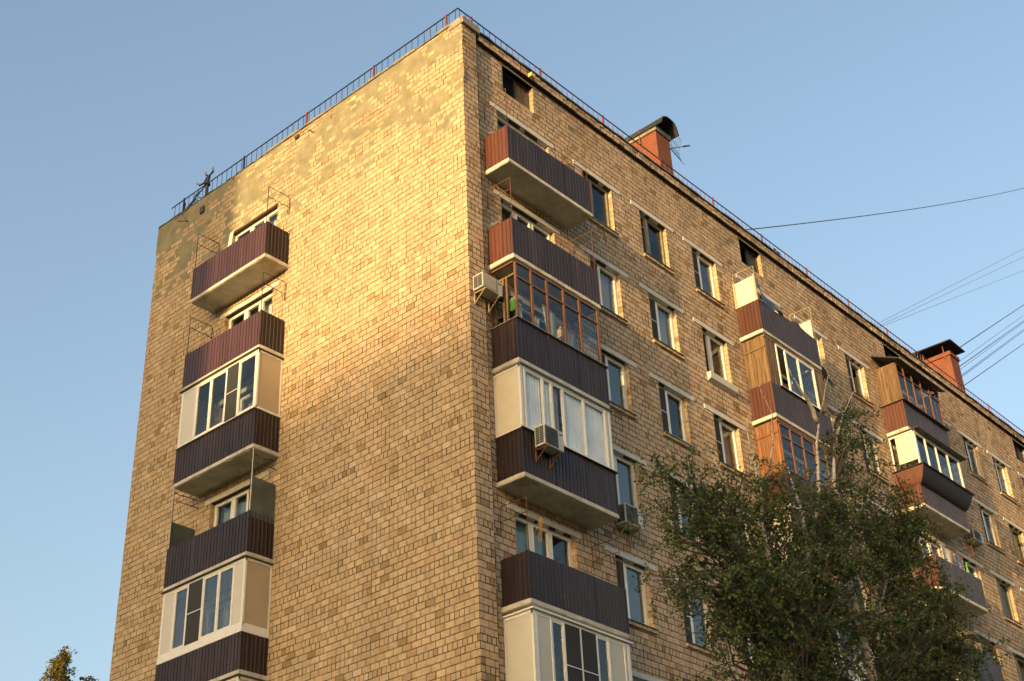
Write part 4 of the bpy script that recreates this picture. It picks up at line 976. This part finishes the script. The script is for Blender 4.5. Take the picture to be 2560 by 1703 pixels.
def tree(name, base, stems, blobs, label, cat='tree', group=None, leaf=0.062, wts=(.40, .36, .19, .04, .01), per=21, twigs=5, bark='bark_birch', lower=0.0, dens=1.0, pal=GREEN, trunk_r=0.16):
    e = empty(name, base); tag(e, label, cat, group); inv = Matrix.Translation(-Vector(base))
    wood = MB(); allp = []
    pts = []
    for si, st in enumerate(stems):
        P_ = [Vector(p) for p in st]; out = []
        for i in range(len(P_) - 1):
            for t in (0, .34, .67):
                p = P_[i].lerp(P_[i+1], t); out.append(p + Vector((random.uniform(-.015, .015), random.uniform(-.015, .015), 0)))
        out.append(P_[-1]); r0 = trunk_r if si == 0 else trunk_r * .35
        tb = MB(); zt_ = max(p.z for p in out); z0_ = out[0].z if si else 0
        tb.tube(out, r0, 9)
        for i, p in enumerate(out):
            rr = max(.010, r0 * max(0, 1 - (p.z - z0_) / (zt_ - z0_ + .01)) ** .85)
            for j in range(9):
                v = Vector(tb.v[i*9+j]); tb.v[i*9+j] = tuple(p + (v - p) * (rr / r0))
        o = tb.build('trunk' if si == 0 else 'limb', bark, e, smooth=True); o.matrix_parent_inverse = inv
        pts += [(p, i / len(out)) for i, p in enumerate(out)]
    lp = []
    for (c, r, nb) in blobs:
        c = Vector(c) - Vector((0, 0, lower)); nb = int(nb * dens)
        for _ in range(nb):
            while True:
                q = Vector((random.uniform(-1, 1), random.uniform(-1, 1), random.uniform(-1, 1)))
                if q.length < 1: break
            tip = c + Vector((q.x * r[0], q.y * r[1], q.z * r[2]))
            cand = sorted(pts, key=lambda a: (a[0] - tip).length + 1.6 * max(0, a[0].z - tip.z + .5))[:5]
            st = random.choice(cand)[0]; L = (tip - st).length
            path = [st.lerp(tip, t) + Vector((0, 0, .16 * L * math.sin(t * 3.1))) + Vector([random.uniform(-.04, .04) * L * (t > 0) for _ in range(3)]) for t in (0, .2, .4, .6, .8, 1)]
            wood.tube(path, min(.035, .008 + .008 * L), 5, .003)
            for _t in range(twigs):
                t = random.uniform(.35, 1); i = min(4, int(t * 5)); s = path[i].lerp(path[i+1], t * 5 - i)
                dr = Vector((random.gauss(0, 1), random.gauss(0, 1), random.gauss(-.1, .8))).normalized(); l = random.uniform(.2, .55)
                e1 = s + dr * l * .55; e2 = s + dr * l + Vector((0, 0, -l * .4)); wood.tube([s, e1, e2], .004, 3, .0015)
                a = np.array([s, e1, e2]); tt = rng.uniform(.15, 1.05, per); seg = np.where(tt < .5, 0, 1); w_ = np.clip(np.where(seg == 0, tt * 2, tt * 2 - 1), 0, 1.1)[:, None]
                lp.append(a[seg] * (1 - w_) + a[seg + 1] * w_ + rng.normal(0, .035, (per, 3)))
    o = wood.build('branches', 'bark_dark', e); o.matrix_parent_inverse = inv; tag(o, kind='stuff')
    if lp: o = leaves(np.concatenate(lp), leaf, e, pal, wts); o.matrix_parent_inverse = inv
    return e
Y = -6.0
gr_ = 'birches in front of the long facade'
tree('birch_tree', (1.5, Y + .3, 0), [[(1.5, Y + .3, 0), (1.45, Y + .3, 5), (1.13, Y, 8.65), (.32, Y, 9.58), (-.13, Y, 10.37), (-.54, Y, 10.79), (-1.22, Y, 11.24), (-1.9, Y, 11.9)], [(-.13, Y, 10.37), (-.1, Y, 11.3), (-.5, Y, 12.2)]],
     [((-1.3, Y, 10.9), (1.1, .9, .8), 20), ((-.4, Y, 11.4), (.9, .9, .8), 24), ((-1.3, Y, 9.8), (1.1, .9, .8), 26), ((.2, Y, 9.9), (1.2, 1, 1), 40), ((-.6, Y, 8.7), (1.3, 1, .9), 34), ((.2, Y, 7.6), (1.5, 1.2, 1), 22), ((-1.7, Y, 11.7), (.8, .6, .6), 6), ((-2.3, Y, 11.0), (.5, .5, .8), 7), ((-2.2, Y, 9.8), (.5, .5, .7), 7)],
     'left birch whose pale trunk leans left across the facade', group=gr_, lower=.15, dens=.95)
tree('birch_tree', (1.9, Y, 0), [[(1.9, Y, 0), (1.7, Y, 5), (1.05, Y, 9.5), (.80, Y, 11.2), (.93, Y, 12.12), (1.26, Y, 12.46), (1.59, Y, 13.16), (1.73, Y, 13.81), (1.4, Y, 14.35)], [(.93, Y, 12.1), (.75, Y, 12.9), (.8, Y, 13.4)]],
     [((1.4, Y, 11.6), (1.0, .9, .9), 34), ((1.2, Y, 10.3), (1.2, 1, 1), 48), ((1.5, Y, 8.8), (1.4, 1.1, 1), 46), ((2.3, Y, 12.2), (.8, .8, .7), 14), ((1.8, Y, 7.3), (1.5, 1.2, 1), 26), ((.9, Y, 12.4), (.7, .6, .5), 3)],
     'thin-topped birch between the leaning one and the forked one', group=gr_, lower=.15, dens=.95, trunk_r=.12)
tree('birch_tree', (2.4, Y - .3, 0), [[(2.4, Y - .3, 0), (1.2, Y - .1, 5.5), (.84, Y, 8.68), (1.82, Y, 10.06), (2.31, Y, 11.35), (2.73, Y, 12.01), (3.03, Y, 12.65), (3.26, Y, 13.76), (3.63, Y, 14.57), (4.29, Y, 15.68)], [(3.46, Y, 14.3), (3.3, Y, 14.62), (2.96, Y, 14.85), (2.66, Y, 15.2)], [(2.31, Y, 11.35), (2.2, Y, 12.2), (2.0, Y, 12.9)]],
     [((3.2, Y, 12.3), (1.0, .9, .8), 26), ((2.8, Y, 11.1), (1.3, 1, .9), 50), ((3.2, Y, 9.8), (1.6, 1.1, 1), 64), ((3, Y, 8.2), (1.7, 1.2, 1), 50), ((3.9, Y, 12.9), (.7, .7, .7), 12)],
     'forked birch with two bare white tips rising above the crowns', group=gr_, lower=.15, dens=.95, trunk_r=.15)
tree('birch_tree', (4.9, Y, 0), [[(4.9, Y, 0), (4.6, Y, 5), (3.9, Y, 9), (3.53, Y, 11.9), (3.78, Y, 12.69), (3.66, Y, 13.02), (3.95, Y, 13.9), (4.6, Y, 14.9), (5.3, Y, 15.7)], [(3.9, Y, 10), (5.2, Y, 11.5), (6.4, Y, 12.6), (7.0, Y, 13.0)], [(3.9, Y, 9), (6, Y, 10), (7.8, Y, 10.9)]],
     [((5.2, Y, 15.1), (.5, .5, .7), 9), ((4.7, Y, 14.3), (.6, .6, .8), 13), ((5.1, Y, 13.4), (.8, .8, 1.0), 22), ((4.6, Y, 12.3), (1.0, 1, .9), 34), ((5.8, Y, 12.5), (1.1, 1, 1.1), 54), ((6.3, Y, 13.3), (.6, .7, .7), 12), ((6.7, Y, 11.6), (1.0, 1, 1), 40), ((7.4, Y, 10.6), (1.1, 1, .9), 40), ((5.3, Y, 10.6), (1.6, 1.2, 1.2), 76), ((6.4, Y, 9.2), (1.7, 1.2, 1.2), 70), ((4.6, Y, 8.6), (1.7, 1.2, 1.1), 60), ((7.6, Y, 12.1), (.7, .7, .7), 12), ((7.7, Y, 9.2), (1, 1, 1), 26)],
     'broad dense birch on the right, hiding the third balcony column', group=gr_, lower=.1, dens=.85, trunk_r=.17)
YEL = [(0.08, 0.10, 0.02), (0.13, 0.13, 0.025), (0.22, 0.15, 0.02), (0.25, 0.10, 0.015), (0.3, 0.2, 0.03)]
g2 = 'autumn trees beyond the building'
tree('autumn_tree', (14.8, 40, 0), [[(14.8, 40, 0), (14.9, 40, 14), (15.0, 40, 21), (15.05, 40, 24.3)]], [((15.05, 40, 23.6), (.5, .5, .9), 22), ((14.9, 40, 22.3), (1.2, 1, .8), 50), ((14.9, 40, 20.5), (2, 2, 1.4), 60)],
     'left one of two autumn-tinted tree tops at the lower left edge of the sky', group=g2, leaf=.12, pal=YEL, wts=(.3, .3, .2, .1, .1), per=14, twigs=7, bark='bark_dark')
tree('autumn_tree', (16.9, 40, 0), [[(16.9, 40, 0), (16.8, 40, 14), (16.7, 40, 21), (16.6, 40, 23.4)]], [((16.7, 40, 23.0), (.5, .5, .6), 10), ((16.9, 40, 21.6), (1.1, 1, .9), 30)],
     'lower tree top peeking up beside the left edge of the end wall', group=g2, leaf=.12, pal=YEL, wts=(.3, .3, .2, .1, .1), per=14, twigs=7, bark='bark_dark')

# ------------------------------------------------------------------ unseen blocks added towards the sun to cast the soft shade on the walls
def far_block(x0, x1, y0, y1, h, label, par=0.9):
    e = empty('shade_casting_building', ((x0 + x1) / 2, (y0 + y1) / 2, 0)); tag(e, label, 'building', 'unseen buildings added for shade')
    inv = Matrix.Translation((-(x0 + x1) / 2, -(y0 + y1) / 2, 0))
    o = MB().box(x0, x1, y0, y1, 0, h).build('wall', 'far_wall', e); o.matrix_parent_inverse = inv
    o = MB().box(x0 - .4, x1 + .4, y0 - .4, y1 + .4, h, h + par).build('roof', 'concrete', e); o.matrix_parent_inverse = inv
    wm = MB().box(-.02, .06, -.8, .8, -.75, .75).mesh('window', 'dark_glass')
    y = y0 + 1.8
    while y < y1 - 1:
        zz = 2
        while zz < h - 1.5:
            o = D.objects.new('window', wm); link(o, e); o.matrix_parent_inverse = inv; o.location = (x1, y, zz); zz += 2.8
        y += 3.4
    return e
far_block(-78, -62, -1.6, 24, 40, 'unseen tall pale tower block added towards the sun to shade the end wall')
far_block(-350, -334, -120, 20, 55.5, 'unseen long pale slab block added far off towards the low sun for soft shade')
SC.cycles.max_bounces = 6; SC.cycles.transparent_max_bounces = 12
